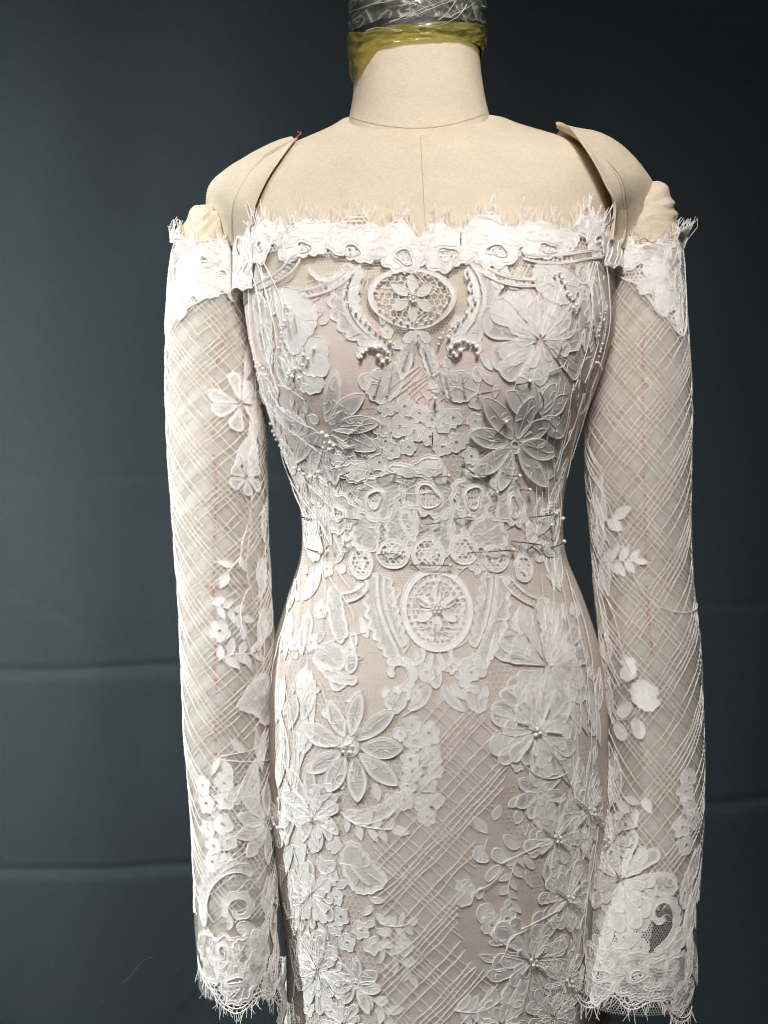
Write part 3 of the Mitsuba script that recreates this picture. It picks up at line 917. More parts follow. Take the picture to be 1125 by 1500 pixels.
for key, S, side, fm, lx, cross, words in (('stuffed_arm', AL, 'left', fl, [(315, 440), (314, 560), (315, 700), (313, 850), (316, 1000), (316, 1100), (316, 1170)], [(297, 860), (318, 860), (360, 857)], 'left'),
                                           ('stuffed_arm_001', AR, 'right', fr, [(942, 470), (941, 600), (944, 720), (946, 822), (950, 900), (954, 960)], [(905, 826), (945, 823), (985, 820)], 'right')):
    add(key + '__arm_body', col_mesh(S, S.z[0], S.z[-1], 0), 'cotton')
    add(key + '__shoulder_flap', fm, 'cotton', smooth=50)
    b = Bag()
    for path, gap in ((lx, .0038), (cross, .0034)):
        q = resample(spline(S.at(path), 60), gap)
        d = np.diff(q, axis=0)
        k = rng.random(len(d)) > 0.08
        ribbons(b, S, q[:-1][k], q[:-1][k] + d[k] * 0.6, np.full(k.sum(), .0023), 0.0007, (1, 1, 1))
    b.out(key + '__seam_stitching', 'red_thread')
    labels[key + '__seam_stitching'] = {'label': 'red stitched guide line with a cross at the elbow'}
    labels[key] = {'label': f"{'left' if side == 'left' else 'right'} stuffed beige cotton arm, its shoulder flap pinned over the {side} shoulder of the form", 'category': 'arm', 'group': 'stuffed cotton arms of the dress form'}
labels['stuffed_arm']['label'] = 'stuffed beige cotton arm in the left sleeve, shoulder flap lying flat on the chest'
labels['stuffed_arm_001']['label'] = 'stuffed beige cotton arm in the right sleeve, shoulder flap edge standing off the chest'

# ------------------------------------------------------------------ the dress: lining, netting, plaid threads
labels['wedding_dress'] = {'label': 'white off-shoulder lace wedding dress with long sheer sleeves and pearls on the dress form', 'category': 'dress'}
ZB = B.z[0] + 0.002
top_px = np.array([(300, 440), (362, 446), (410, 432), (462, 426), (505, 436), (550, 470), (585, 505), (612, 522), (640, 505), (675, 468), (720, 436), (775, 424), (830, 432), (893, 446), (960, 446)], float)


def lining_top(us):
    pts = B.at(top_px[1:-1])
    return np.interp(us, pts[:, 0], pts[:, 1])


add('wedding_dress__lining', B.sheet(-0.42, 0.42, ZB, 0, 0.0, top=lining_top, bottom=lambda u: np.full(len(u), ZB)), 'lining')
labels['wedding_dress__lining'] = {'label': 'pinkish beige lining under the lace'}


def region(S, pts):
    return Polygon(chaikin(S.at(pts), 1)).buffer(0)


neck_v = B.at([(612, 350)])[0][1]
full = shapely.box(-0.27, ZB + 0.004, 0.27, neck_v)
bag = Bag()
COARSE = [region(B, p) for p in (
    [(470, 960), (520, 1010), (540, 1060), (590, 1040), (600, 1160), (560, 1230), (440, 1230), (405, 1150), (405, 980)],
    [(700, 900), (750, 900), (770, 1000), (740, 1020), (715, 1010), (690, 960)],
    [(430, 1230), (500, 1230), (560, 1400), (540, 1500), (425, 1500)],
    [(520, 590), (620, 600), (720, 600), (720, 700), (560, 700), (500, 640)],
    [(385, 560), (470, 560), (470, 700), (420, 690)],
    [(720, 1120), (885, 1080), (880, 1300), (760, 1330)])]
coarse_all = shapely.union_all(COARSE)
hexnet(bag, B, full.difference(coarse_all), 0.0026, 0.00033, 0.0005, col=0.88)
hexnet(bag, B, coarse_all.intersection(full), 0.0047, 0.00062, 0.0007, jit=0.10, col=0.82)
bag.out('wedding_dress__netting')

bt, bb = Bag(), Bag()
pl = region(B, [(600, 1045), (640, 1020), (690, 1030), (735, 1075), (745, 1140), (700, 1210), (690, 1290), (665, 1340), (690, 1420), (740, 1420), (700, 1530), (540, 1530), (560, 1450), (560, 1380), (560, 1290), (540, 1220), (590, 1170), (610, 1110)])
plaid(bt, bb, B, pl, 47, -43, off=(0.01, 0.02))
pl2 = region(B, [(560, 560), (640, 520), (670, 560), (650, 600), (590, 610)])
plaid(bt, bb, B, pl2, 40, -48, off=(0.0, 0.01), band=False)
pl3 = region(B, [(500, 700), (760, 700), (770, 800), (490, 800)])
plaid(bt, bb, B, pl3, 30, -45, off=(0.02, 0.0), band=False)
pl4 = region(B, [(440, 420), (500, 395), (560, 400), (540, 430), (450, 450)])
plaid(bt, bb, B, pl4, 20, 75, period=0.03, band=False)
pl5 = region(B, [(730, 395), (880, 375), (885, 420), (800, 420), (750, 410)])
plaid(bt, bb, B, pl5, -25, 60, period=0.03, band=False)
bt.out('wedding_dress__plaid_threads')
bb.out('wedding_dress__plaid_bands')

# sleeves: real netting round the arm, plaid threads on the bias
SLEEVE = {}
for nm, S, a1, a2, off in (('sleeve', SL, -50, 40, (0.012, 0.004)), ('sleeve_001', SR, -47, 52, (0.02, 0.03))):
    um = 0.135 if S is SL else 0.142
    zt, zb = S.at([((305, 352) if S is SL else (945, 352))])[0][1], zrow(1440, -.04)
    reg = shapely.box(-um, zb, um, zt)
    b = Bag()
    hexnet(b, S, reg, 0.0021, 0.00040, 0.0, jit=0.05, col=0.56)
    b.out(f'wedding_dress__{nm}__netting')
    zc = zrow(1330 if S is SL else 1300, -.04)
    bt, bb = Bag(), Bag()
    plaid(bt, bb, S, shapely.box(-um, zc, um, zt - 0.03), a1, a2, off=off, h=0.0006)
    bt.out(f'wedding_dress__{nm}__plaid_threads')
    bb.out(f'wedding_dress__{nm}__plaid_bands')

# ------------------------------------------------------------------ lace on the bodice
FR = Bag()          # eyelash fringe of the neckline


def medallion(S, c, rx, ry, nring, petal, npet=6, rot=0, pr=0.0015, two=False):
    key = newkey('wedding_dress__oval_medallion')
    u0, v0 = S.at([c])[0]
    t = np.linspace(0, 2 * np.pi, 72, endpoint=False)
    E = lambda k: np.stack([u0 + rx * k * M * np.cos(t), v0 + ry * k * M * np.sin(t)], 1)
    ring = Polygon(E(1.0), [E(1 - 7.5 / rx)])
    note(S, Polygon(E(1.0)))
    lace(S, newkey(key + '__ring'), ring, 0.0024, inner=False, amp=0.0006, tone=1.06)
    if two:
        lace(S, newkey(key + '__ring'), Polygon(E(1 - 13 / rx), [E(1 - 16.5 / rx)]), 0.0018, inner=False, amp=0.0004, corded=False)
        A, Bq = [], []
        for a in np.linspace(0, 2 * np.pi, 34, endpoint=False):
            d = np.array([math.cos(a), math.sin(a)])
            A.append([u0 + rx * (1 - 16 / rx) * M * d[0], v0 + ry * (1 - 16 / ry) * M * d[1]]); Bq.append([u0 + (rx - 7) * M * d[0], v0 + (ry - 7) * M * d[1]])
        b = Bag(); ribbons(b, S, np.array(A), np.array(Bq), np.full(len(A), .0008), 0.0014, CORD); b.out(newkey(key + '__netting'))
    b = Bag()
    hexnet(b, S, Polygon(E(1 - 6 / rx)), 0.0052, 0.0008, 0.0013, jit=0.16, col=CORD)
    b.out(newkey(key + '__netting'))
    for i in range(npet):
        a = rot + 360 * i / npet
        P = petal_shape(petal * (1 - 0.22), petal * 0.52, 'petal'); P[:, 1] += petal * 0.22
        Q = place(P, u0, v0, a, M)
        lace(S, newkey(key + '__petal'), Polygon(Q), 0.0026, rim=0.0018, inner=False, tone=1.05)
    for k in range(nring):
        a = 2 * math.pi * k / nring + rng.normal(0, .05)
        f = 0.82 + rng.normal(0, 0.03)
        pearl(S, key, u0 + rx * f * M * math.cos(a), v0 + ry * f * M * math.sin(a), pr, 0.0032)
    return key, u0, v0


def pearl_line(S, key, pts, n, r=0.0018, h=0.0042, jit=0.0006):
    q = spline(S.at(pts), 50)
    t = np.r_[0, np.cumsum(np.linalg.norm(np.diff(q, axis=0), axis=1))]
    for s in np.linspace(0, t[-1], n):
        u, v = np.interp(s, t, q[:, 0]), np.interp(s, t, q[:, 1])
        pearl(S, key, u + rng.normal(0, jit), v + rng.normal(0, jit), r * (0.85 + 0.3 * rng.random()), h)


def pearl_at(S, key, pts, r=0.0018, h=0.0042):
    for u, v in S.at(pts):
        pearl(S, key, u, v, r * (0.9 + 0.2 * rng.random()), h)


def bead_line(S, key, pts, h=0.0040, r=0.0009, gap=0.0020):
    beads(S, key, spline(S.at(pts), 20), r, gap, h)


def ladder(S, a, b, rungs=14, name='ladder_lace_band'):
    """Two raised braids with rungs between."""
    key = newkey('wedding_dress__' + name)
    p, q = spline(S.at(a), 40), spline(S.at(b), 40)
    bag = Bag()
    for x in (p, q):
        for o in (-.0006, .0006):
            cord(bag, S, x + np.array([0, o]), 0.0007, 0.0018, wob=0.00015)
    k = np.linspace(1, 38, rungs).astype(int)
    ribbons(bag, S, p[k], q[k], np.full(rungs, .0009), 0.0016, CORD)
    note(S, Polygon(np.vstack([p, q[::-1]])).buffer(0))
    return bag.out(key)


def loose_cords(S, paths, name='corded_outline', r=0.00045, wob=0.0005, h=0.0026):
    for p in paths:
        b = Bag()
        cord(b, S, spline(S.at(p), 40), r, bumpy(h, 0.0012), wob=wob)
        b.out(newkey('wedding_dress__' + name))


# neckline: netting band, puffed motifs, scalloped edge with lashes
neck_edge = [(357, 352), (364, 336), (373, 328), (386, 322), (398, 336), (412, 340), (428, 328), (442, 321), (457, 318), (472, 328), (488, 333), (503, 322), (516, 316), (530, 314), (545, 333), (560, 340), (574, 330), (588, 320), (602, 336), (614, 349), (628, 350),
             (636, 332), (650, 321), (665, 343), (678, 340), (690, 328), (706, 317), (722, 310), (738, 333), (752, 338), (768, 322), (785, 330), (800, 329), (815, 338), (832, 340), (848, 318), (857, 306), (868, 322), (885, 325), (897, 338), (899, 350)]
low_edge = [(899, 372), (860, 372), (800, 374), (720, 380), (650, 384), (612, 392), (560, 384), (500, 378), (430, 372), (357, 372)]
eu = spline(B.at(neck_edge), 240)
lashes(FR, B, eu, 0.0145, 1, 0.0014, 0.0015)
FR.out('wedding_dress__neckline_fringe')
b = Bag()
hexnet(b, B, Polygon(np.vstack([eu, B.at(low_edge)])).buffer(0), 0.0042, 0.0009, 0.0012, jit=0.18, col=CORD)
b.out('wedding_dress__neckline_netting')
labels['wedding_dress__neckline_fringe'] = {'label': 'eyelash fringe along the neckline', 'kind': 'stuff'}
b = Bag()
for o in (0, -0.0035):
    cord(b, B, eu + np.array([0, o]), 0.0004, 0.0012, wob=0.0006)
b.out('wedding_dress__neckline_cord')
for px, rx, ry, hole in (((382, 356), 30, 33, (4, -6, 9, 8)), ((448, 352), 36, 33, (-2, -12, 13, 9)), ((520, 358), 38, 30, (-3, -12, 15, 9)), ((588, 366), 36, 34, (2, -12, 14, 12)), ((655, 366), 33, 36, (0, -8, 14, 13)), ((723, 358), 38, 38, (2, -12, 16, 11)), ((798, 356), 37, 30, (2, -10, 15, 9)), ((873, 348), 32, 32, (2, -6, 10, 11))):
    puff(B, px, rx, ry, lobes=int(rng.integers(9, 13)), hole=hole, h=0.0022, bulge=0.0025, rot=rng.normal(0, 6), tone=1.16)
for px, rx, ry in (((405, 340), 20, 16), ((465, 338), 26, 18), ((500, 342), 22, 16), ((540, 346), 24, 16), ((575, 348), 22, 18), ((612, 368), 18, 22), ((640, 348), 22, 20), ((672, 352), 18, 20), ((712, 334), 26, 18), ((748, 352), 20, 18), ((782, 340), 28, 16), ((830, 350), 24, 18), ((858, 332), 22, 18), ((885, 345), 18, 24), ((365, 352), 14, 22), ((425, 372), 20, 14), ((554, 372), 18, 12), ((690, 372), 18, 12)):
    puff(B, px, rx, ry, int(rng.integers(7, 12)), None, 0.0016, 0.0022, rng.normal(0, 25), tone=1.14, amp=0.0022)
for px in ((413, 348), (484, 344), (554, 346), (622, 362), (690, 345), (762, 343), (836, 348)):
    blossom(B, px, 15, n=6, h=0.0026)

# ladders and small ring under the trim
ladder(B, [(372, 420), (395, 408), (420, 388), (428, 372)], [(384, 424), (410, 412), (432, 396), (442, 380)], 12)
ladder(B, [(440, 428), (470, 420), (495, 408), (508, 396)], [(446, 436), (474, 430), (502, 416), (516, 402)], 12)
ladder(B, [(712, 392), (735, 404), (760, 410), (785, 410)], [(708, 402), (732, 414), (760, 420), (784, 419)], 13)
ladder(B, [(765, 372), (800, 376), (840, 372), (880, 368)], [(765, 380), (800, 387), (840, 384), (880, 378)], 20)
scroll(B, [(455, 392), (463, 402), (480, 408), (505, 402), (528, 388)], 7, 6, 1, 0.2, 'braided_lace_arc', inner=False)
scroll(B, [(690, 378), (700, 392), (715, 396), (735, 385)], 7, 5, 1, 0.2, 'braided_lace_arc', inner=False)
u0, v0 = B.at([(852, 402)])[0]
key = newkey('wedding_dress__lace_wheel')
lace(B, newkey(key + '__ring'), Point(u0, v0).buffer(15 * M).difference(Point(u0, v0).buffer(11 * M)), inner=False)
b = Bag()
for a in np.linspace(0, 2 * np.pi, 11, endpoint=False):
    d = np.array([math.cos(a), math.sin(a)])
    ribbons(b, B, np.array([[u0, v0] + d * 3 * M]), np.array([[u0, v0] + d * 11 * M]), np.array([.0009]), .0016, CORD)
b.out(newkey(key + '__spoke'))

# bodice medallion with pearls and scalloped scrolls
key, u0, v0 = medallion(B, (604, 437), 63, 42, 26, 33, 6, 0)
for k in range(7):
    a = k * 0.9
    pearl(B, key, u0 + 0.0028 * math.cos(a) * (k > 0), v0 + 0.0028 * math.sin(a) * (k > 0), 0.0016, 0.0045, 'pearl')
for pts, side, seq in (([(522, 392), (509, 420), (508, 450), (520, 475), (545, 497)], 1, [(514, 410), (508, 430), (515, 452), (526, 466), (538, 475), (550, 486), (566, 500), (573, 512)]),
                       ([(690, 392), (704, 416), (706, 450), (694, 478), (668, 500)], -1, [(684, 402), (692, 420), (694, 440), (688, 458), (676, 466), (668, 478), (655, 488), (645, 505)])):
    key, _, _ = scroll(B, pts, 27, 8, side, 0.30, 'scalloped_scroll')
    sgn = -1 if side == 1 else 1
    scroll(B, [(p[0] - sgn * 4, p[1]) for p in pts], 17, 6, -side, 0.34, inner=False, h=0.0021, tone=1.05)
    pearl_line(B, key, seq, 15, 0.0015, 0.0052)
for cx, cy, sgn in ((553, 524, 1), (676, 516, -1)):
    th = np.linspace(0, 4.4, 24)
    sp = [(cx + sgn * (6 + 4.0 * t) * math.cos(t * 1.0 - 1.2), cy - (6 + 4.0 * t) * math.sin(t - 1.2)) for t in th[::-1]]
    key, _, _ = scroll(B, sp, 12, 9, -sgn, 0.4, 'pearl_volute', inner=False, h=0.002)
    pearl_line(B, key, sp[::3], 10, 0.0021, 0.0048)
    pearl_at(B, key, [(cx, cy - 2), (cx - 4, cy - 14), (cx + 16 * sgn, cy - 22)], 0.0026, 0.005)
# leaves below the medallion
for pts in ([(610, 480), (598, 492), (586, 515), (578, 540), (590, 560), (602, 535), (608, 505)], [(612, 480), (622, 492), (634, 518), (644, 545), (632, 555), (620, 530), (614, 505)], [(608, 482), (592, 490), (588, 500), (600, 505)], [(614, 482), (630, 490), (634, 502), (618, 503)]):
    traced(B, pts, 'lace_leaf', rim=0.0022, h=0.0019)
for pts in ([(584, 530), (566, 536), (545, 545), (532, 560), (542, 585), (560, 592), (582, 578), (592, 556)], [(545, 545), (530, 548), (523, 556), (530, 572), (542, 570)],
            [(640, 540), (660, 545), (680, 545), (700, 552), (704, 568), (690, 585), (668, 590), (650, 575)], [(690, 545), (702, 535), (708, 545), (706, 560), (696, 560)]):
    traced(B, pts, 'lace_leaf', ang=70)
for p in ([(596, 512), (588, 540)], [(606, 500), (604, 530)], [(624, 515), (634, 545)], [(556, 552), (548, 578)], [(572, 548), (566, 578)], [(656, 550), (662, 580)], [(680, 552), (682, 578)], [(646, 545), (652, 572)]):
    bead_line(B, 'wedding_dress__lace_leaf', p, 0.0034)

# peony on the right breast, lumps and petals on the left one
def peony(S, c, R, rot=0, tone=1.0, name='lace_peony', h=0.0017, tall=1.1, n=(9, 7, 4)):
    n = tuple(int(x * 1.6) for x in n)
    key = newkey('wedding_dress__' + name)
    u0, v0 = S.at([c])[0]
    for ring, (k, rr, ww) in enumerate(((n[0], 1.0, 0.42), (n[1], 0.72, 0.44), (n[2], 0.42, 0.42))):
        for i in range(k):
            a = rot + 360 * (i + 0.5 * ring) / k + rng.normal(0, 7)
            L = R * rr * (0.85 + 0.3 * rng.random())
            P = petal_shape(L * 0.86, R * rr * ww * (0.8 + 0.4 * rng.random()), 'fan', int(rng.integers(2, 5)), skew=rng.normal(0, 0.12))
            P[:, 1] += L * 0.14
            Q = place(P, u0, v0, a, M)
            Q[:, 1] = v0 + (Q[:, 1] - v0) * tall
            poly = Polygon(Q).buffer(0)
            note(S, poly)
            lift = lambda u, v: 0.0012 * np.clip(np.hypot(u - u0, v - v0) / (R * M), 0, 1.2)
            lace(S, newkey(key + '__petal'), poly, h + 0.0007 * ring + 0.0003 * (i % 3), rim=0.0022, inner=rng.random() < 0.7, ang=rng.uniform(0, 180), lift=lift, tone=tone * (0.93 + 0.1 * rng.random()), amp=0.0012)
    return key, u0, v0


pk, u0, v0 = peony(B, (790, 500), 82, 20, tone=1.0)
for p in ([(812, 520), (818, 500)], [(800, 545), (820, 536)], [(838, 520), (846, 500)], [(834, 570), (840, 555)], [(845, 445), (838, 460)]):
    bead_line(B, pk, p, 0.0065)
traced(B, [(782, 390), (800, 384), (820, 392), (838, 400), (846, 420), (838, 440), (820, 448), (800, 440), (785, 425), (778, 408)], 'puffed_lace_motif', inner=False, h=0.003, amp=0.002)
pearl_at(B, pk, [(808, 405), (818, 410), (823, 418), (815, 402), (830, 435), (826, 430), (838, 448), (834, 452)], 0.0018, 0.0062)
traced(B, [(735, 434), (750, 425), (765, 438), (775, 425), (782, 436), (768, 448), (752, 460), (744, 445)], 'lace_leaf', inner=False)
traced(B, [(848, 430), (860, 440), (866, 480), (858, 520), (848, 500), (844, 460)], 'lace_leaf', tone=0.95)
traced(B, [(868, 400), (880, 420), (886, 470), (878, 520), (868, 490), (864, 440)], 'lace_leaf', tone=0.95)
traced(B, [(850, 530), (866, 520), (870, 560), (856, 600), (842, 610), (846, 570)], 'lace_leaf', tone=0.93)
for p in ([(884, 445), (878, 470)], [(874, 460), (872, 490)], [(880, 490), (872, 520)], [(868, 528), (876, 540)]):
    pearl_line(B, pk, p, 6, 0.0013, 0.0045)
loose_cords(B, [[(870, 385), (876, 430), (872, 500), (852, 560)], [(884, 385), (889, 440), (884, 500), (862, 570)], [(858, 385), (862, 430), (862, 480), (846, 540)], [(845, 600), (836, 650), (826, 700)], [(862, 575), (848, 625), (834, 670)],
                [(832, 600), (822, 650), (812, 690)], [(850, 575), (838, 620), (820, 660)]])
for pts in ([(402, 428), (420, 420), (436, 428), (446, 424), (452, 440), (462, 448), (466, 470), (460, 490), (448, 500), (440, 520), (428, 518), (420, 500), (412, 470)], [(440, 500), (455, 492), (470, 495), (482, 505), (480, 530), (484, 548), (466, 552), (448, 548), (436, 530)],
            [(446, 548), (468, 552), (478, 560), (470, 575), (450, 575), (435, 565)]):
    traced(B, pts, 'puffed_lace_motif', inner=False, h=0.003, amp=0.002, tone=1.03)
lk = 'wedding_dress__puffed_lace_motif'
pearl_line(B, lk, [(424, 447), (426, 465), (420, 480), (418, 496), (414, 510)], 9, 0.0017, 0.006)
pearl_at(B, lk, [(464, 511), (456, 526), (448, 535), (438, 540), (428, 547), (450, 520), (464, 512), (434, 551), (444, 553)], 0.0021, 0.006)
for p in ([(436, 462), (440, 482)], [(450, 508), (452, 522)], [(440, 530), (432, 545)], [(428, 470), (432, 490)]):
    bead_line(B, lk, p, 0.006)
for pts in ([(372, 430), (384, 428), (398, 460), (402, 500), (396, 540), (384, 510), (376, 470)], [(378, 545), (392, 548), (408, 580), (410, 606), (394, 590), (382, 568)], [(398, 590), (420, 600), (440, 610), (456, 630), (440, 640), (418, 625)],
            [(386, 400), (398, 405), (408, 440), (404, 470), (392, 440)], [(402, 520), (416, 525), (432, 555), (430, 575), (412, 560)], [(410, 640), (424, 650), (440, 680), (432, 700), (418, 670)], [(440, 640), (458, 650), (480, 680), (470, 695), (450, 670)]):
    traced(B, pts, 'lace_leaf', tone=0.97)
pearl_line(B, lk, [(372, 494), (376, 512), (382, 540), (386, 555)], 7, 0.0016, 0.005)
pearl_line(B, lk, [(384, 530), (390, 538), (396, 548)], 4, 0.002, 0.005)
pearl_line(B, lk, [(402, 618), (406, 630), (413, 645), (419, 655)], 6, 0.0016, 0.005)
pearl_line(B, lk, [(437, 682), (446, 690), (456, 697), (466, 696), (470, 690)], 6, 0.0021, 0.004)
for p in ([(386, 572), (392, 590)], [(398, 575), (404, 592)], [(406, 610), (408, 630)], [(422, 615), (428, 635)]):
    bead_line(B, lk, p, 0.0045)
loose_cords(B, [[(364, 375), (368, 420), (370, 470), (378, 520), (392, 570)], [(370, 375), (376, 410), (384, 450), (390, 500), (404, 550), (412, 575)], [(378, 380), (388, 410), (396, 440), (406, 480), (410, 520)], [(388, 380), (398, 400), (412, 430), (418, 470)],
                [(384, 560), (400, 600), (430, 630), (470, 660), (500, 690)], [(396, 560), (410, 590), (440, 615), (480, 640)], [(416, 660), (428, 700), (444, 740), (452, 780)], [(424, 690), (440, 720), (462, 750), (480, 780)], [(430, 715), (446, 745), (460, 790)], [(440, 690), (462, 715), (486, 740)]])

# daisies under the bust
d1 = flower(B, (477, 628), 8, 76, 20, 0.42, 'petal', 0.14, 0.0022, 0.002, pearls=0, spread=250, name='lace_daisy', centre=False)
pearl_line(B, d1, [(476, 632), (482, 640), (486, 648), (492, 650), (484, 655), (478, 645)], 7, 0.0022, 0.0055)
for p in ([(488, 612), (502, 600)], [(512, 634), (528, 622)], [(505, 655), (520, 650)]):
    bead_line(B, d1, p, 0.005)
d2 = flower(B, (752, 650), 8, 74, 12, 0.46, 'petal', 0.12, 0.0045, 0.007, name='lace_daisy', tone=0.97, amp=0.002)
flower(B, (785, 610), 5, 58, -60, 0.6, 'petal', 0.1, 0.004, 0.004, name='lace_daisy', tone=1.0, spread=200, centre=False, inner=False)
for px in ((566, 598), (592, 596), (614, 606), (560, 624), (585, 625), (606, 632), (640, 602), (650, 622), (664, 612), (648, 654), (668, 648), (598, 655), (630, 640), (690, 668), (545, 655), (574, 660), (690, 640)):
    blossom(B, px, 14 + rng.normal(0, 1.5), n=int(rng.integers(5, 7)), tone=0.97)

# waist applique: puffed shapes with netted openings, rosettes
for px, rx, ry, hole, lob in (((556, 728), 38, 36, (-6, -4, 13, 13), 10), ((628, 718), 36, 46, (0, -10, 19, 17), 11), ((695, 722), 32, 40, (-2, -6, 14, 16), 10), ((748, 740), 24, 36, (4, -4, 9, 17), 9), ((500, 752), 26, 34, (-2, -2, 8, 14), 9), ((470, 720), 22, 24, None, 8)):
    puff(B, px, rx, ry, lob, hole, 0.0026, 0.0015, rng.normal(0, 5), amp=0.0016, tone=1.06, sheer=True)
for px, rx, ry in (((538, 775), 25, 38), ((585, 775), 22, 34), ((650, 782), 20, 32), ((715, 782), 30, 30), ((600, 762), 14, 30), ((668, 770), 14, 28)):
    puff(B, px, rx, ry, 12, None, 0.0020, 0.0012, rng.normal(0, 10), amp=0.0014, tone=1.04, sheer=True)
for px, rx, ry in (((800, 770), 24, 26), ((795, 800), 26, 15), ((808, 745), 18, 10), ((462, 800), 24, 22), ((460, 770), 20, 18), ((625, 684), 26, 16), ((490, 672), 22, 16), ((735, 700), 24, 16), ((520, 690), 26, 18), ((590, 690), 22, 13)):
    puff(B, px, rx, ry, 8, None, 0.0030, 0.0020, rng.normal(0, 15), amp=0.0028, tone=1.0)
for px, rx, ry in (((530, 825), 19, 24), ((576, 812), 24, 21), ((627, 812), 24, 26), ((679, 806), 21, 21), ((725, 818), 20, 20), ((766, 832), 15, 21)):
    key = newkey('wedding_dress__lace_rosette')
    u0, v0 = B.at([px])[0]
    t = np.linspace(0, 2 * np.pi, 44, endpoint=False)
    E = lambda k: np.stack([u0 + rx * k * M * np.cos(t), v0 + ry * k * M * np.sin(t)], 1)
    lace(B, newkey(key + '__ring'), Polygon(E(1), [E(0.76)]), 0.0036, inner=False, tone=1.03)
    lace(B, newkey(key + '__heart'), Polygon(E(1) * 0 + np.stack([u0 + rx * M * (0.34 + 0.12 * np.cos(5 * t)) * np.cos(t), v0 + ry * M * (0.34 + 0.12 * np.cos(5 * t)) * np.sin(t)], 1)), 0.0032, inner=False)
    b = Bag(); hexnet(b, B, Polygon(E(0.84)), 0.0044, 0.0010, 0.0024, jit=0.25, col=CORD); b.out(newkey(key + '__netting'))

# ------------------------------------------------------------------ lace on the skirt
key, u0, v0 = medallion(B, (640, 893), 51, 59, 0, 32, 6, 0, two=True)
for k in range(7):
    pearl(B, key, u0 + 0.0030 * math.cos(k * 1.05) * (k > 0), v0 + 0.0030 * math.sin(k * 1.05) * (k > 0), 0.0016, 0.0046)
for p in ([(638, 915), (637, 935)], [(655, 885), (668, 876)], [(625, 885), (612, 876)], [(641, 870), (642, 858)]):
    bead_line(B, key, p, 0.0042)
for pts, side in (([(556, 842), (556, 875), (566, 915), (582, 950), (588, 975)], 1), ([(726, 842), (724, 875), (716, 915), (702, 950), (694, 978)], -1)):
    scroll(B, pts, 27, 9, side, 0.26, 'scalloped_scroll', taper=0.3)
    sgn = 1 if side == 1 else -1
    scroll(B, [(p[0] + sgn * 5, p[1]) for p in pts[:4]], 21, 7, -side, 0.3, 'scalloped_scroll', taper=0.4)
for cx, cy, sgn in ((583, 985, 1), (697, 985, -1)):
    th = np.linspace(0, 5.4, 26)
    sp = [(cx - sgn * (4 + 3.2 * t) * math.cos(t - 0.5), cy - (4 + 3.2 * t) * math.sin(t - 0.5)) for t in th[::-1]]
    scroll(B, sp, 13, 9, sgn, 0.35, 'lace_volute', inner=False, taper=0.35)
scroll(B, [(594, 962), (606, 968), (616, 962), (616, 950)], 8, 4, 1, 0.3, 'lace_volute', inner=False)
scroll(B, [(686, 962), (674, 968), (664, 962), (664, 950)], 8, 4, -1, 0.3, 'lace_volute', inner=False)
for pts in ([(636, 954), (626, 962), (622, 978), (632, 985)], [(640, 954), (650, 962), (654, 980), (644, 985)], [(630, 980), (638, 972), (646, 982), (648, 1000), (638, 1012), (628, 998)],
            [(626, 1000), (634, 1010), (626, 1030), (608, 1042), (596, 1040), (608, 1022)], [(650, 1000), (644, 1012), (656, 1032), (676, 1044), (684, 1040), (666, 1020)],
            [(604, 1010), (596, 1030), (582, 1046), (570, 1042), (562, 1025), (572, 1012), (590, 1006)], [(676, 1010), (684, 1030), (698, 1046), (710, 1040), (714, 1024), (700, 1012), (688, 1006)], [(560, 1008), (572, 1008), (570, 1020), (560, 1024)], [(716, 1006), (706, 1008), (706, 1020), (716, 1022)]):
    traced(B, pts, 'lace_leaf', tone=0.98, ang=80)

k1 = flower(B, (514, 1094), 9, 78, 8, 0.44, 'petal', 0.20, 0.0019, 0.0015, pearls=3, sprays=3, name='lace_daisy', tone=1.02)
pearl_at(B, k1, [(512, 1090), (517, 1101), (506, 1100)], 0.0019, 0.005)
# upper left of the skirt: bell flower, long petals
for pts in ([(478, 868), (490, 854), (500, 868), (505, 900), (512, 930), (500, 945), (488, 930), (482, 900)], [(468, 950), (485, 938), (505, 952), (508, 975), (490, 985), (468, 975), (458, 965)], [(504, 960), (520, 952), (526, 965), (522, 985), (508, 988)], [(480, 985), (500, 992), (512, 1000), (500, 1012), (486, 1012)], [(512, 925), (522, 925), (526, 945), (514, 950)],
            [(458, 960), (468, 980), (488, 1000), (520, 1004), (528, 996), (500, 985), (478, 975)]):
    traced(B, pts, 'lace_leaf', rim=0.0022)
for k in range(26):
    x, y = rng.uniform(408, 470), rng.uniform(860, 1240)
    if x < 437 - 0.36 * (y - 850) if y < 960 else x < 404:
        continue
    if y > 1000 and x > 452:
        continue
    u, v = B.at([(x, y)])[0]
    P = Polygon(place(petal_shape(rng.uniform(50, 95), rng.uniform(18, 30), 'leaf', skew=rng.normal(0, .1)), u, v, rng.normal(8, 14) + (180 if rng.random() < .5 else 0), M)).buffer(0)
    note(B, P)
    lace(B, newkey('wedding_dress__long_petal'), P, 0.0014 + 0.0008 * rng.random(), rim=0.0028, inner=rng.random() < .5, tone=0.94)
loose_cords(B, [[(444, 830), (432, 870), (420, 920), (412, 980), (408, 1040)], [(452, 832), (446, 870), (436, 930), (424, 990)], [(462, 832), (458, 880), (452, 930), (440, 980)], [(474, 834), (478, 860), (476, 900), (468, 940)], [(484, 838), (488, 850), (508, 880), (518, 910)], [(496, 832), (506, 850), (516, 862)], [(436, 850), (424, 900), (410, 950), (402, 1000)],
                [(420, 1000), (430, 1050), (434, 1100), (428, 1160)], [(412, 1020), (418, 1080), (414, 1140)], [(470, 1000), (480, 1030), (486, 1060)]])
ladder(B, [(502, 870), (520, 866), (535, 856)], [(508, 882), (526, 876), (540, 864)], 9)
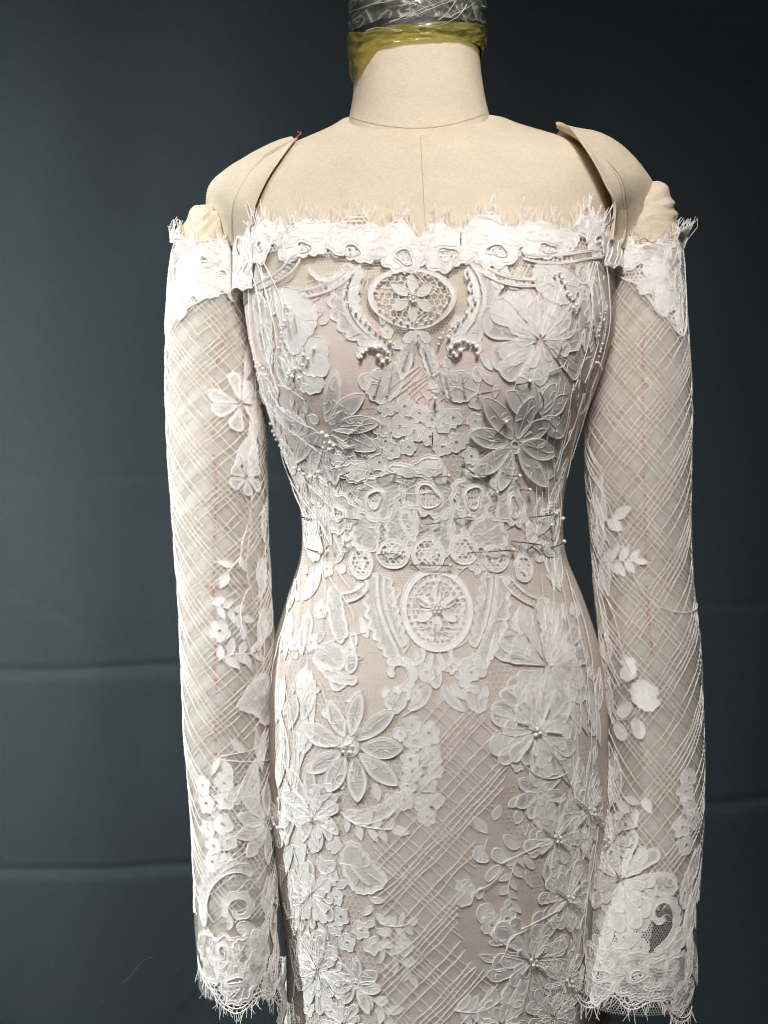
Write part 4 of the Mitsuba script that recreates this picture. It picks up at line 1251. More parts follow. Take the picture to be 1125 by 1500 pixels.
ladder(B, [(736, 850), (748, 868), (764, 880), (780, 888)], [(744, 844), (756, 858), (770, 870), (784, 877)], 10)

peony(B, (800, 978), 78, 10, tone=0.99, tall=1.1, n=(10, 7, 4))
pk, u0, v0 = peony(B, (786, 1072), 66, 0, tone=1.0, tall=1.1, n=(10, 7, 4), h=0.0022)
pearl_at(B, pk, [(784, 1068), (788, 1073), (782, 1076)], 0.0022, 0.0052)
for p in ([(770, 1062), (758, 1058)], [(800, 1072), (818, 1074)], [(778, 1085), (770, 1098)], [(797, 1050), (802, 1036)]):
    bead_line(B, pk, p, 0.005)
for pts in ([(748, 910), (760, 892), (772, 888), (782, 900), (776, 920), (764, 930), (752, 925)], [(754, 930), (766, 928), (772, 935), (764, 948), (756, 944)], [(786, 880), (798, 870), (806, 890), (814, 920), (806, 940), (792, 925), (786, 900)]):
    traced(B, pts, 'lace_leaf', inner=False)
for k in range(30):
    y = rng.uniform(860, 1240)
    x = rng.uniform(810, 878)
    edge = np.interp(y, [858, 908, 950, 1005, 1074, 1200], [840, 858, 872, 881, 884, 884])
    if x > edge - 3:
        continue
    u, v = B.at([(x, y)])[0]
    P = Polygon(place(petal_shape(rng.uniform(55, 110), rng.uniform(18, 32), 'leaf', skew=rng.normal(0, .1)), u, v, rng.normal(-4, 16) + (180 if rng.random() < .5 else 0), M)).buffer(0)
    note(B, P)
    lace(B, newkey('wedding_dress__long_petal'), P, 0.0014 + 0.0008 * rng.random(), rim=0.0028, inner=rng.random() < .5, tone=0.95)
loose_cords(B, [[(800, 835), (808, 880), (814, 930), (826, 980), (830, 1050)], [(812, 835), (822, 870), (830, 920), (842, 980), (846, 1040)], [(824, 835), (836, 880), (846, 930), (856, 990), (858, 1060)], [(790, 840), (792, 870), (800, 900)], [(832, 860), (848, 900), (862, 960), (868, 1030), (866, 1120)], [(850, 1000), (862, 1060), (858, 1130), (850, 1200)],
                [(806, 1100), (830, 1140), (840, 1180)], [(760, 1110), (800, 1140), (830, 1130)]])

# small blossoms and sprigs
for px in ((604, 1062), (607, 1085), (586, 1075), (628, 1075), (601, 1112), (630, 1108), (597, 1151), (628, 1148), (592, 1172), (618, 1175), (640, 1172), (604, 1130), (638, 1128), (626, 1196)):
    blossom(B, px, 13.5 + rng.normal(0, 1.5), n=int(rng.integers(5, 7)), tone=0.98)
sprig(B, [(500, 1188), (520, 1205), (545, 1212), (575, 1215)], 10, 26, 11)
scroll(B, [(505, 1198), (530, 1206), (556, 1202), (575, 1190), (585, 1165)], 22, 7, -1, 0.3, 'scalloped_scroll')
flower(B, (455, 1180), 9, 58, 0, 0.46, 'petal', 0.14, name='lace_daisy', tone=0.97)
for c, R in (((408, 1208), 36), ((462, 1196), 40)):
    pk, _, _ = peony(B, c, R, 10, 0.98, n=(7, 5, 3)); 
    bead_line(B, pk, [(c[0] - 6, c[1] - 14), (c[0] + 4, c[1] + 4)], 0.0055)
    pearl_at(B, pk, [(c[0], c[1] - 2), (c[0] + 5, c[1] + 3), (c[0] - 4, c[1] + 5)], 0.0018, 0.0058)
for pts in ([(500, 1240), (512, 1232), (526, 1235), (540, 1255), (560, 1275), (570, 1288), (555, 1305), (530, 1310), (515, 1300), (505, 1280), (498, 1258)], [(468, 1250), (478, 1262), (492, 1258), (494, 1272), (482, 1280), (466, 1275)], [(510, 1262), (530, 1285), (550, 1300), (530, 1290)]):
    traced(B, pts, 'lace_leaf', rim=0.0034)
peony(B, (458, 1310), 44, 0, 0.97, n=(8, 5, 3))
for px in ((529, 1362), (509, 1380), (500, 1342), (546, 1384), (448, 1290), (592, 1386), (462, 1235), (490, 1236)):
    blossom(B, px, 14, n=5)
sprig(B, [(540, 1310), (550, 1350), (560, 1385), (590, 1410), (604, 1430)], 13, 23, 10)
sprig(B, [(556, 1350), (578, 1356), (600, 1352)], 7, 20, 9)
pk, _, _ = peony(B, (468, 1422), 55, 0, 1.0, n=(9, 6, 4))
pearl_at(B, pk, [(460, 1418), (466, 1422), (462, 1428)], 0.0019, 0.006)
for p in ([(454, 1405), (458, 1414)], [(476, 1430), (484, 1442)], [(470, 1408), (474, 1400)]):
    bead_line(B, pk, p, 0.0055)
flower(B, (522, 1440), 7, 42, 0, 0.55, 'petal', 0.1, name='lace_daisy')
for p in ([(420, 1322), (426, 1340)], [(430, 1350), (436, 1368)], [(425, 1345), (432, 1342)], [(440, 1490), (444, 1500)]):
    bead_line(B, pk, p, 0.004)
peony(B, (505, 1500), 34, 0, 1.0, n=(7, 5, 3))
sprig(B, [(530, 1450), (560, 1475), (580, 1500)], 7, 26, 12)

flower(B, (790, 1162), 7, 42, 0, 0.6, 'petal', 0.15, name='lace_daisy', lobes=2)
for c, R, sp in (((812, 1226), 50, 4), ((860, 1186), 44, 4), ((830, 1314), 46, 4), ((778, 1405), 62, 4), ((828, 1436), 40, 3)):
    pk, u0, v0 = peony(B, c, R, rng.uniform(0, 60), 0.99, n=(9, 6, 4))
    pearl_at(B, pk, [(c[0] - 3, c[1] - 3), (c[0] + 4, c[1] - 1), (c[0], c[1] + 5), (c[0] + 5, c[1] + 6)], 0.0018, 0.0062)
    for i in range(sp):
        a = math.radians(40 + 360 * i / sp)
        bead_line(B, pk, [(c[0] + 9 * math.cos(a), c[1] + 9 * math.sin(a)), (c[0] + 24 * math.cos(a), c[1] + 24 * math.sin(a))], 0.0060)
for px in ((858, 1230), (840, 1260), (742, 1345), (720, 1355)):
    blossom(B, px, 16, n=5)
for pts in ([(735, 1245), (745, 1258), (736, 1266), (718, 1258), (722, 1240)], [(690, 1252), (700, 1236), (712, 1250), (718, 1262), (700, 1264)], [(736, 1266), (728, 1282), (712, 1294), (710, 1280), (722, 1268)], [(768, 1250), (778, 1258), (786, 1270), (776, 1274), (766, 1262)], [(736, 1220), (752, 1226), (764, 1240), (750, 1246), (738, 1236)],
            [(666, 1300), (676, 1288), (690, 1290), (696, 1305), (690, 1322), (676, 1328), (664, 1318), (678, 1308)], [(698, 1302), (706, 1298), (710, 1308), (702, 1318), (696, 1314)], [(698, 1330), (708, 1322), (722, 1326), (726, 1342), (714, 1355), (710, 1340), (706, 1354), (698, 1344)]):
    traced(B, pts, 'lace_leaf', inner=False, rim=0.002)
sprig(B, [(760, 1250), (750, 1275), (744, 1300), (752, 1325)], 9, 17, 9)
sprig(B, [(665, 1478), (690, 1482), (715, 1476), (735, 1460)], 11, 28, 11, both=True)
loose_cords(B, [[(735, 1262), (765, 1248), (790, 1236)], [(700, 1302), (720, 1290), (738, 1270)], [(760, 1360), (790, 1345), (820, 1330)], [(736, 1400), (750, 1372), (770, 1360)]])
peony(B, (735, 1500), 40, 0, 1.0, n=(7, 5, 3))
peony(B, (810, 1490), 46, 0, 0.98, n=(8, 5, 3))

# ------------------------------------------------------------------ lace on the sleeves
def long_petals(S, xs, ys, n, ang, L=(40, 80), W=(14, 26), name='long_petal', tone=0.95, h=0.0010):
    for _ in range(n):
        x, y = rng.uniform(*xs), rng.uniform(*ys)
        u, v = S.at([(x, y)])[0]
        P = Polygon(place(petal_shape(rng.uniform(*L), rng.uniform(*W), 'leaf', skew=rng.normal(0, .12)), u, v, rng.normal(ang, 16) + (180 if rng.random() < .5 else 0), M)).buffer(0)
        lace(S, newkey('wedding_dress__' + name), P, h + 0.0007 * rng.random(), rim=0.0026, inner=rng.random() < .5, tone=tone)


def top_band(S, pts, lumps, fringe_edge, name):
    b = Bag()
    reg = region(S, pts)
    hexnet(b, S, reg, 0.0034, 0.0009, 0.0008, jit=0.2, col=CORD)
    cord(b, S, np.asarray(reg.exterior.coords)[:-1], 0.0006, 0.0012, True, wob=0.0004)
    b.out(f'wedding_dress__{name}__band_netting')
    for px, rx, ry, hole in lumps:
        puff(S, px, rx, ry, int(rng.integers(8, 12)), hole, 0.0016, 0.002, rng.normal(0, 20), tone=1.08, amp=0.0018, sheer=rng.random() < .5)
    b = Bag()
    e = spline(S.at(fringe_edge), 80)
    lashes(b, S, e, 0.010, 1, 0.0016, 0.002)
    cord(b, S, e, 0.0006, 0.0012, wob=0.0003)
    b.out(f'wedding_dress__{name}__fringe')
    labels[f'wedding_dress__{name}__fringe'] = {'label': 'eyelash fringe on the sleeve top', 'kind': 'stuff'}


top_band(SL, [(249, 353), (280, 355), (320, 353), (357, 353), (358, 400), (357, 445), (345, 430), (318, 430), (296, 440), (275, 452), (258, 468), (247, 492), (243, 490), (247, 420)],
         [((268, 374), 30, 24, None), ((330, 372), 30, 25, None), ((299, 382), 26, 26, (2, -2, 11, 8)), ((325, 406), 30, 22, (-4, 4, 11, 6)), ((278, 410), 26, 28, None), ((262, 440), 20, 30, None), ((350, 402), 12, 34, None), ((338, 428), 16, 14, None), ((300, 424), 22, 16, None), ((252, 405), 12, 36, None), ((248, 462), 10, 30, None)],
         [(250, 352), (266, 350), (285, 356), (305, 360), (322, 354), (335, 343), (348, 350), (357, 354)], 'sleeve')
top_band(SR, [(893, 352), (930, 354), (970, 352), (997, 353), (1002, 400), (1004, 470), (1000, 494), (990, 490), (980, 468), (962, 456), (950, 440), (938, 416), (915, 410), (895, 396)],
         [((918, 372), 28, 30, None), ((930, 388), 24, 22, (2, 0, 12, 9)), ((958, 372), 26, 22, None), ((966, 405), 22, 34, None), ((985, 380), 18, 34, None), ((976, 440), 20, 26, None), ((992, 425), 12, 40, None), ((994, 468), 9, 26, None), ((903, 380), 14, 26, None), ((948, 418), 14, 16, None)],
         [(896, 348), (912, 350), (930, 349), (950, 353), (968, 352), (985, 345), (997, 348)], 'sleeve_001')


def tuft(name, base, top, tips, y, n=26):
    """Stiff lace end standing out from the sleeve, with a frayed edge."""
    b = Bag()
    t = np.linspace(0, 1, 16)
    lo, hi = spline(base, 16), spline(top, 16)
    k = np.linspace(0, 1, 10)[:, None, None]
    px = lo + (hi - lo) * k + np.array([3.0, 0]) * np.sin(np.pi * k) * np.sin(6 * t)[None, :, None]
    P = px2w(px[..., 0], px[..., 1], y - 0.010 * np.sin(np.pi * t)[None] + 0.006 * np.sin(9 * t)[None] * k[..., 0])
    b.add(*grid_mesh(P), RIM * 1.1)
    N0 = np.array([0, -1.0, 0])
    for row in (0, 5, 9):
        b.add(*tubes3(P[row], np.tile(N0, (16, 1)), 0.0006, 4), CORD)
    q = spline(tips, n)
    tq = np.linspace(0, 15, n).astype(int)
    for i in range(n):
        s = P[9][tq[i]]
        e = px2w(*(q[i] + rng.normal(0, 2.5, 2)), y - 0.006 + rng.normal(0, .004))
        m = (s + e) / 2 + rng.normal(0, 0.0012, 3)
        b.add(*tubes3(np.array([s, m, e]), np.tile(N0, (3, 1)), np.array([.0005, .00042, .0003]), 3), CORD)
    b.out(newkey('wedding_dress__' + name))


tuft('frayed_lace_end', [(249, 354), (262, 357), (278, 356)], [(247, 336), (256, 338), (266, 345)], [(249, 327), (258, 321), (266, 325), (269, 334)], -0.005)
tuft('frayed_lace_end', [(968, 358), (985, 366), (999, 376)], [(980, 330), (994, 336), (1008, 350)], [(984, 322), (1000, 320), (1014, 324), (1023, 317)], -0.01)
b = Bag()
q = spline([(438, 207), (436, 200), (441, 195), (435, 193)], 12)
b.add(*tubes3(px2w(q[:, 0], q[:, 1], 0.004), np.tile([0, -1.0, 0], (12, 1)), 0.0005, 4), 1)
b.out('stuffed_arm__red_thread', 'red_thread')
b = Bag()
q = spline([(938, 352), (945, 350), (952, 354), (962, 352)], 12)
b.add(*tubes3(px2w(q[:, 0], q[:, 1], -0.038), np.tile([0, -1.0, 0], (12, 1)), 0.0004, 4), 1)
b.out('stuffed_arm_001__red_thread', 'red_thread')

# left sleeve
for a in (-150, -115, -80, -45, -10, 25, 165):
    pass
flower(SL, (352, 592), 7, 46, -160, 0.6, 'fan', 0.1, 0.0012, 0.0012, lobes=2, name='lace_bloom', tone=1.1, spread=330, centre=False)
flower(SL, (360, 700), 6, 30, 0, 0.75, 'fan', 0.1, 0.0012, 0.001, lobes=2, name='lace_bloom', tone=1.0, centre=False)
long_petals(SL, (362, 388), (480, 960), 18, 4)
loose_cords(SL, [[(362, 490), (372, 560), (368, 640), (378, 700)], [(352, 720), (366, 770), (360, 830), (374, 890), (382, 980)], [(345, 660), (360, 690), (366, 740), (356, 790), (350, 830)], [(380, 760), (386, 840), (378, 900), (388, 980)], [(372, 950), (384, 980), (386, 1005)], [(366, 860), (352, 900), (362, 940), (376, 990)]], h=0.0014)
sprig(SL, [(352, 815), (342, 828), (334, 840)], 3, 26, 12, h=0.0012)
sprig(SL, [(310, 884), (328, 890), (345, 896), (356, 915)], 8, 22, 10, h=0.0012)
sprig(SL, [(320, 968), (345, 958), (372, 960)], 8, 24, 10, h=0.0012)
blossom(SL, (322, 925), 16, h=0.0012)
traced(SL, [(345, 1034), (358, 1018), (366, 1000), (378, 988), (392, 988), (397, 1020), (394, 1055), (384, 1065), (372, 1044), (356, 1042)], 'lace_bell_flower', tone=1.1, rim=0.004)
sprig(SL, [(392, 1085), (375, 1096), (355, 1102), (346, 1106)], 6, 30, 11, h=0.0012)
long_petals(SL, (362, 388), (1105, 1150), 5, 15)
b = Bag(); hexnet(b, SL, region(SL, [(300, 1130), (385, 1120), (395, 1300), (310, 1290)]), 0.0042, 0.0007, 0.0008, jit=0.12, col=CORD); b.out('wedding_dress__sleeve__coarse_netting')
for px in ((303, 1177), (330, 1172), (326, 1207), (313, 1238), (334, 1232), (305, 1214), (328, 1146), (298, 1150), (345, 1165), (330, 1262), (312, 1262)):
    blossom(SL, px, 15 + rng.normal(0, 1), n=5, tone=1.08, h=0.0012)
k1 = flower(SL, (390, 1203), 6, 58, -175, 0.5, 'petal', 0.14, 0.0013, 0.001, spread=210, name='lace_daisy', tone=1.08, centre=False)
pearl_at(SL, k1, [(394, 1198), (399, 1204), (396, 1209), (403, 1196), (400, 1228)], 0.0018, 0.004)
bead_line(SL, k1, [(384, 1230), (376, 1242)], 0.004)
scroll(SL, [(304, 1345), (306, 1318), (318, 1292), (342, 1278), (364, 1284)], 24, 8, -1, 0.3, 'scalloped_scroll', tone=1.08)
scroll(SL, [(336, 1362), (340, 1345), (334, 1330), (342, 1318), (356, 1318), (362, 1330), (352, 1340), (346, 1332)], 12, 9, -1, 0.4, 'lace_volute', inner=False, tone=1.08)
traced(SL, [(345, 1352), (360, 1348), (374, 1358), (380, 1372), (364, 1376), (350, 1368)], 'lace_leaf', inner=False, tone=1.08)
traced(SL, [(300, 1300), (306, 1330), (304, 1360), (296, 1350), (294, 1320)], 'lace_leaf', tone=1.0)
long_petals(SL, (388, 405), (1290, 1390), 7, 0)
for px, rx, ry, hole in (((302, 1385), 16, 28, None), ((328, 1398), 24, 32, (0, 4, 5, 12)), ((356, 1392), 20, 24, None), ((378, 1388), 20, 26, None), ((346, 1440), 30, 30, (0, 4, 12, 5)), ((396, 1430), 18, 34, (0, 12, 7, 14)), ((312, 1420), 16, 24, None), ((374, 1420), 16, 22, None), ((402, 1395), 10, 26, None)):
    puff(SL, px, rx, ry, int(rng.integers(9, 13)), hole, 0.0016, 0.002, rng.normal(0, 15), tone=1.0, amp=0.0018, sheer=True)


def cuff(S, edge, name, ztop):
    e = spline(S.at(edge), 120)
    b = Bag()
    hexnet(b, S, Polygon(np.vstack([e, [[e[-1, 0], ztop], [e[0, 0], ztop]]])).buffer(0), 0.0040, 0.0008, 0.0010, jit=0.18, col=CORD)
    for o in (0, 0.0035):
        cord(b, S, e + np.array([0, o]), 0.0006, 0.0013, wob=0.0003)
    b.out(f'wedding_dress__{name}__cuff_netting')
    b = Bag()
    lashes(b, S, e, 0.010, -1, 0.0017, 0.0012)
    b.out(f'wedding_dress__{name}__cuff_fringe')
    labels[f'wedding_dress__{name}__cuff_fringe'] = {'label': 'eyelash fringe on the cuff', 'kind': 'stuff'}


cuff(SL, [(292, 1405), (300, 1432), (312, 1452), (325, 1472), (345, 1484), (360, 1478), (372, 1464), (385, 1458), (400, 1465), (411, 1466)], 'sleeve', zrow(1400, -.04))

# right sleeve
long_petals(SR, (868, 892), (735, 1010), 22, 8)
loose_cords(SR, [[(866, 700), (880, 760), (895, 800)], [(872, 700), (892, 740), (910, 790), (925, 815)], [(870, 820), (880, 880), (890, 940), (900, 980)], [(880, 860), (900, 900), (912, 950), (930, 990)], [(884, 960), (900, 985), (910, 1010)]], h=0.0014)
sprig(SR, [(870, 770), (885, 765), (900, 758)], 5, 32, 16, h=0.0012)
sprig(SR, [(885, 822), (905, 822), (930, 822)], 8, 28, 11, h=0.0012)
for pts in ([(926, 1002), (940, 996), (955, 1002), (968, 1016), (955, 1020), (968, 1026), (960, 1040), (945, 1042), (932, 1032), (924, 1018)], [(908, 968), (918, 960), (930, 968), (934, 985), (926, 998), (914, 996), (908, 984), (918, 976)], [(903, 1040), (916, 1028), (928, 1030), (926, 1045), (912, 1055)], [(900, 1056), (912, 1058), (922, 1078), (914, 1088), (902, 1076)], [(925, 1052), (940, 1056), (948, 1075), (938, 1086), (926, 1070)], [(886, 985), (896, 995), (894, 1010), (884, 1005)]):
    traced(SR, pts, 'lace_leaf', inner=False, tone=1.08, h=0.0013)
b = Bag(); hexnet(b, SR, region(SR, [(885, 960), (925, 990), (930, 1060), (900, 1100), (890, 1060)]), 0.0042, 0.0007, 0.0008, jit=0.12, col=CORD); b.out('wedding_dress__sleeve_001__coarse_netting')
loose_cords(SR, [[(905, 1055), (925, 1050), (940, 1036)], [(900, 1060), (896, 1030), (905, 1005), (920, 995)]], h=0.0014)
long_petals(SR, (893, 905), (1100, 1215), 9, 0)
sprig(SR, [(945, 1165), (930, 1185), (915, 1192)], 5, 28, 12, h=0.0012)
traced(SR, [(918, 1196), (930, 1200), (940, 1216), (936, 1226), (922, 1218)], 'lace_leaf', tone=1.05)
for px in ((1008, 1140), (1004, 1160), (1010, 1180), (998, 1212), (1004, 1238), (1014, 1200)):
    blossom(SR, px, 15, n=5, h=0.0012)
pk, _, _ = peony(SR, (896, 1236), 36, 0, 1.0, h=0.0012, n=(7, 5, 3))
pearl_at(SR, pk, [(892, 1232), (898, 1236), (894, 1241), (900, 1246), (897, 1228)], 0.0018, 0.0052)
bead_line(SR, pk, [(904, 1230), (908, 1220)], 0.0052)
peony(SR, (910, 1290), 58, 30, 1.03, h=0.0012, n=(9, 6, 4))
for pts in ([(878, 1318), (895, 1325), (912, 1338), (922, 1352), (905, 1350), (888, 1338)], [(868, 1365), (880, 1375), (895, 1395), (888, 1402), (872, 1388)], [(950, 1290), (960, 1278), (975, 1280), (985, 1278), (992, 1295), (985, 1312), (968, 1310), (950, 1312), (944, 1300)], [(995, 1300), (1010, 1262), (1014, 1290), (1004, 1330), (996, 1330)]):
    traced(SR, pts, 'lace_leaf', rim=0.0032, tone=1.05, h=0.0014)
scroll(SR, [(958, 1390), (974, 1376), (984, 1358), (984, 1336), (972, 1322), (960, 1330), (962, 1344), (972, 1342)], 14, 11, 1, 0.4, 'lace_volute', inner=False, tone=1.06)
scroll(SR, [(990, 1360), (984, 1378), (968, 1392), (950, 1400), (940, 1412)], 26, 8, -1, 0.3, 'scalloped_scroll', tone=1.05)
b = Bag(); hexnet(b, SR, region(SR, [(872, 1310), (945, 1310), (960, 1340), (945, 1410), (870, 1400)]), 0.0022, 0.0007, 0.0009, jit=0.12, col=CORD); b.out('wedding_dress__sleeve_001__coarse_netting')
long_petals(SR, (998, 1014), (1270, 1400), 9, 0)
for px, rx, ry, hole in (((880, 1434), 28, 34, (0, 6, 14, 8)), ((868, 1405), 16, 26, None), ((905, 1410), 22, 22, None), ((930, 1440), 28, 28, (6, 10, 13, 6)), ((930, 1408), 22, 18, None), ((965, 1425), 28, 24, None), ((992, 1420), 22, 28, None), ((1000, 1458), 22, 26, None), ((1008, 1400), 10, 30, None), ((850, 1440), 10, 28, None), ((972, 1450), 20, 18, None)):
    puff(SR, px, rx, ry, int(rng.integers(9, 13)), hole, 0.0016, 0.002, rng.normal(0, 15), tone=0.98, amp=0.0018, sheer=True)
cuff(SR, [(846, 1445), (850, 1466), (866, 1476), (880, 1470), (895, 1458), (905, 1462), (915, 1475), (930, 1478), (945, 1470), (960, 1465), (975, 1475), (985, 1490), (1000, 1496), (1011, 1480)], 'sleeve_001', zrow(1410, -.05))

# the train behind the skirt
xx, yy = np.meshgrid(np.linspace(404, 896, 160), np.linspace(1392, 1660, 60))
ed = 8 * np.abs(np.sin(yy / 17.0)) * np.clip((np.abs(xx - 650) - 200) / 46, 0, 1)
px = xx + np.sign(650 - xx) * ed
P = px2w(px, yy + 12 * np.sin(xx / 9.0) * (yy < 1400), 0.085 + 0.006 * np.sin(xx / 7.0) + 0.004 * np.sin(xx / 3.1 + yy / 60))
b = Bag(); b.add(*grid_mesh(P[:, ::-1]), 0.55); b.out('wedding_dress__train')

# ------------------------------------------------------------------ pins holding the applique
PINS = [  # head, tail, has a head in view, material of the head, height, label
    ((640, 584), (638.6, 605), 1, 'pearl', 'upright pin with a cream head above the small blossoms in the middle of the bodice'),
    ((634.2, 633), (633.6, 651), 0, 'pearl', 'upright headless pin among the small blossoms in the middle of the bodice'),
    ((730, 569), (699.5, 577), 0, 'pearl', 'long headless pin lying across the left edge of the right breast flower'),
    ((772, 557), (751.7, 563), 1, 'pearl', 'short pin with a cream head over the middle of the right breast flower'),
    ((785, 572), (793, 594), 0, 'pearl', 'steep headless pin on the right breast flower just above the pinned daisy'),
    ((739, 614), (723, 637), 1, 'pearl', 'slanted pearl pin at the upper left petal of the pinned daisy'),
    ((807, 628), (802, 617), 1, 'pearl', 'short pearl pin at the right side of the pinned daisy'),
    ((707, 656), (701, 664.5), 0, 'pearl', 'very short dark pin on the left petal of the pinned daisy'),
    ((677.6, 681), (698, 695.6), 1, 'green_head', 'pin with a dark green head left of the pinned daisy'),
    ((699, 693), (719, 694), 0, 'pearl', 'level headless pin just right of the green-headed pin'),
    ((756, 695.6), (737, 695), 1, 'pearl', 'level pearl pin under the lower petal of the pinned daisy'),
    ((770, 717), (759, 717), 1, 'pearl', 'short dark pin with a dull head below the lower petal of the pinned daisy'),
    ((724, 720), (712, 709), 1, 'pearl', 'bright pearl pin pointing up left below the pinned daisy'),
    ((656.7, 696), (633.6, 698.6), 1, 'amber_head', 'level pin with an amber head above the netted waist oval'),
    ((686, 756), (664.7, 760), 1, 'amber_head', 'pin with a cream amber head in the middle of the waist band'),
    ((643.5, 765), (623.6, 768), 0, 'pearl', 'headless pin below the middle netted oval of the waist band'),
    ((806, 752), (772, 758), 1, 'pearl', 'long pearl pin at the upper edge of the right waist patch'),
    ((800, 769), (785, 786.5), 1, 'pearl', 'slanted pearl pin in the middle of the right waist patch'),
    ((788, 800), (747, 793), 1, 'amber_head', 'long pin with a dull cream head at the lower left of the right waist patch'),
    ((775, 797), (769, 806), 0, 'pearl', 'short headless pin crossing the long pin under the right waist patch'),
    ((817, 794), (803, 803), 1, 'pearl', 'pearl pin at the right edge of the waist'),
    ((748, 806), (688, 809.6), 1, 'amber_head', 'long level pin across the two right rosettes below the waist'),
    ((659, 829), (600, 828), 1, 'amber_head', 'long level pin across the middle rosette below the waist'),
    ((815, 759), (821, 757), 1, 'pearl', 'pearl pin head standing out at the right outline of the waist'),
    ((450, 634), (471, 654), 0, 'pearl', 'slanted headless pin beside the left daisy heart'),
    ((498, 682), (485, 670), 1, 'pearl', 'pearl pin pointing up left below the left daisy'),
    ((516, 689), (501, 696), 0, 'pearl', 'headless pin slanting below the left daisy petals'),
    ((490, 702), (484, 706), 0, 'pearl', 'very short dark pin left of the waist band top'),
    ((580, 692), (552, 700), 1, 'amber_head', 'pin with a peach head at the top left of the waist band'),
    ((536, 704), (521, 709), 0, 'pearl', 'headless pin on the upper left waist motif'),
    ((589, 699), (612, 699), 0, 'pearl', 'level headless pin on the top middle of the waist band'),
    ((507, 757), (528, 761.5), 1, 'pearl', 'pearl pin left of the leftmost scalloped waist leaf'),
    ((458, 756), (446, 755), 1, 'amber_head', 'pin with a dull cream head at the left outline of the waist'),
    ((477, 810), (454, 803), 1, 'pearl', 'slanted pearl pin on the left waist patch'),
    ((487.5, 808), (485, 800), 1, 'pearl', 'short upright pearl pin at the right edge of the left waist patch'),
    ((515, 801), (505, 801.5), 1, 'pearl', 'small level pearl pin above the leftmost rosette'),
    ((582, 811), (554.5, 813), 1, 'amber_head', 'level pin with a cream head across the second rosette from the left'),
    ((358.5, 349), (359, 380), 1, 'pearl', 'upright pearl pin at the left end of the neckline'),
    ((894, 309), (885, 332), 1, 'amber_head', 'pearl pin holding the right shoulder flap edge'),
    ((896, 318), (900, 336), 0, 'pearl', 'dark headless pin at the foot of the right shoulder flap edge'),
    ((674, 346), (674.6, 360), 0, 'pearl', 'short upright pin in the neckline right of the middle')]
for hd, tl, has, mat, text in PINS:
    key = newkey('steel_pin')
    a, c = B.at([hd])[0], B.at([tl])[0]
    t = np.linspace(0, 1, 6)[:, None]
    q = a + (c - a) * t
    hh = 0.0058 + 0.0016 * np.sin(np.pi * t[:, 0]) - 0.0035 * t[:, 0] ** 3
    P, N = B.map(q[:, 0], q[:, 1], hh, True)
    add(key + '__shank', tubes3(P, N, 0.00048, 6), 'steel')
    if has:
        d = mikit.ply(PEARL, mat, smooth=True)
        scene[key + '__head'] = {**d, 'to_world': T().translate(P[0].tolist()).scale(0.0017)}
    labels[key] = {'label': text, 'category': 'pin', 'group': 'steel pins in the lace'}

# a stray hair on the backdrop
q = spline([(178, 1440), (195, 1425), (205, 1412), (225, 1402)], 30)
b = Bag(); b.add(*tubes3(px2w(q[:, 0], q[:, 1], 0.68), np.tile([0, -1.0, 0], (30, 1)), 0.0002, 3), 0.10)
b.out('lint_thread')
labels['lint_thread'] = {'label': 'fine pale thread clinging to the dark cloth at lower left', 'category': 'thread'}

# ------------------------------------------------------------------ more of the lace: sides of the waist and of the skirt
def edge_clip(x, y, pad=4):
    return np.interp(y, [500, 605, 660, 704, 747, 784, 814, 858, 908, 950, 1005, 1192, 1250, 1338, 1400], [367, 392, 412, 428, 439, 443, 441, 427, 410, 402, 402, 402, 404, 418, 423]) + pad <= x <= np.interp(y, [505, 560, 605, 660, 704, 747, 814, 858, 908, 950, 1005, 1074, 1250, 1400], [888, 871, 854, 834, 825, 819, 823, 842, 860, 873, 880, 884, 868, 848]) - pad


def side_petals(n, xs, ys, ang, L=(35, 75), W=(14, 26), tone=0.95):
    for _ in range(n):
        x, y = rng.uniform(*xs), rng.uniform(*ys)
        if not edge_clip(x, y):
            continue
        u, v = B.at([(x, y)])[0]
        P = Polygon(place(petal_shape(rng.uniform(*L), rng.uniform(*W), 'leaf', skew=rng.normal(0, .12)), u, v, rng.normal(ang, 18) + (180 if rng.random() < .5 else 0), M)).buffer(0)
        lace(B, newkey('wedding_dress__long_petal'), P, 0.0012 + 0.0007 * rng.random(), rim=0.0026, inner=rng.random() < .6, tone=tone)


side_petals(22, (425, 500), (680, 800), -20)
side_petals(16, (775, 825), (690, 800), 20)
side_petals(22, (420, 450), (1240, 1500), 5)
side_petals(22, (830, 868), (1260, 1500), -5)
side_petals(14, (370, 440), (400, 600), -6)
loose_cords(B, [[(450 + 9 * k, 700), (448 + 9 * k, 740), (455 + 8 * k, 790)] for k in range(5)] + [[(775 + 10 * k, 660), (782 + 9 * k, 710), (780 + 9 * k, 770)] for k in range(5)]
            + [[(800 + 12 * k, 560), (790 + 12 * k, 620), (782 + 10 * k, 680)] for k in range(4)] + [[(424, 1260), (432, 1320), (430, 1400)], [(432, 1240), (442, 1300), (440, 1380), (434, 1460)], [(866, 1260), (856, 1320), (850, 1400)], [(872, 1210), (862, 1280), (846, 1360)]])

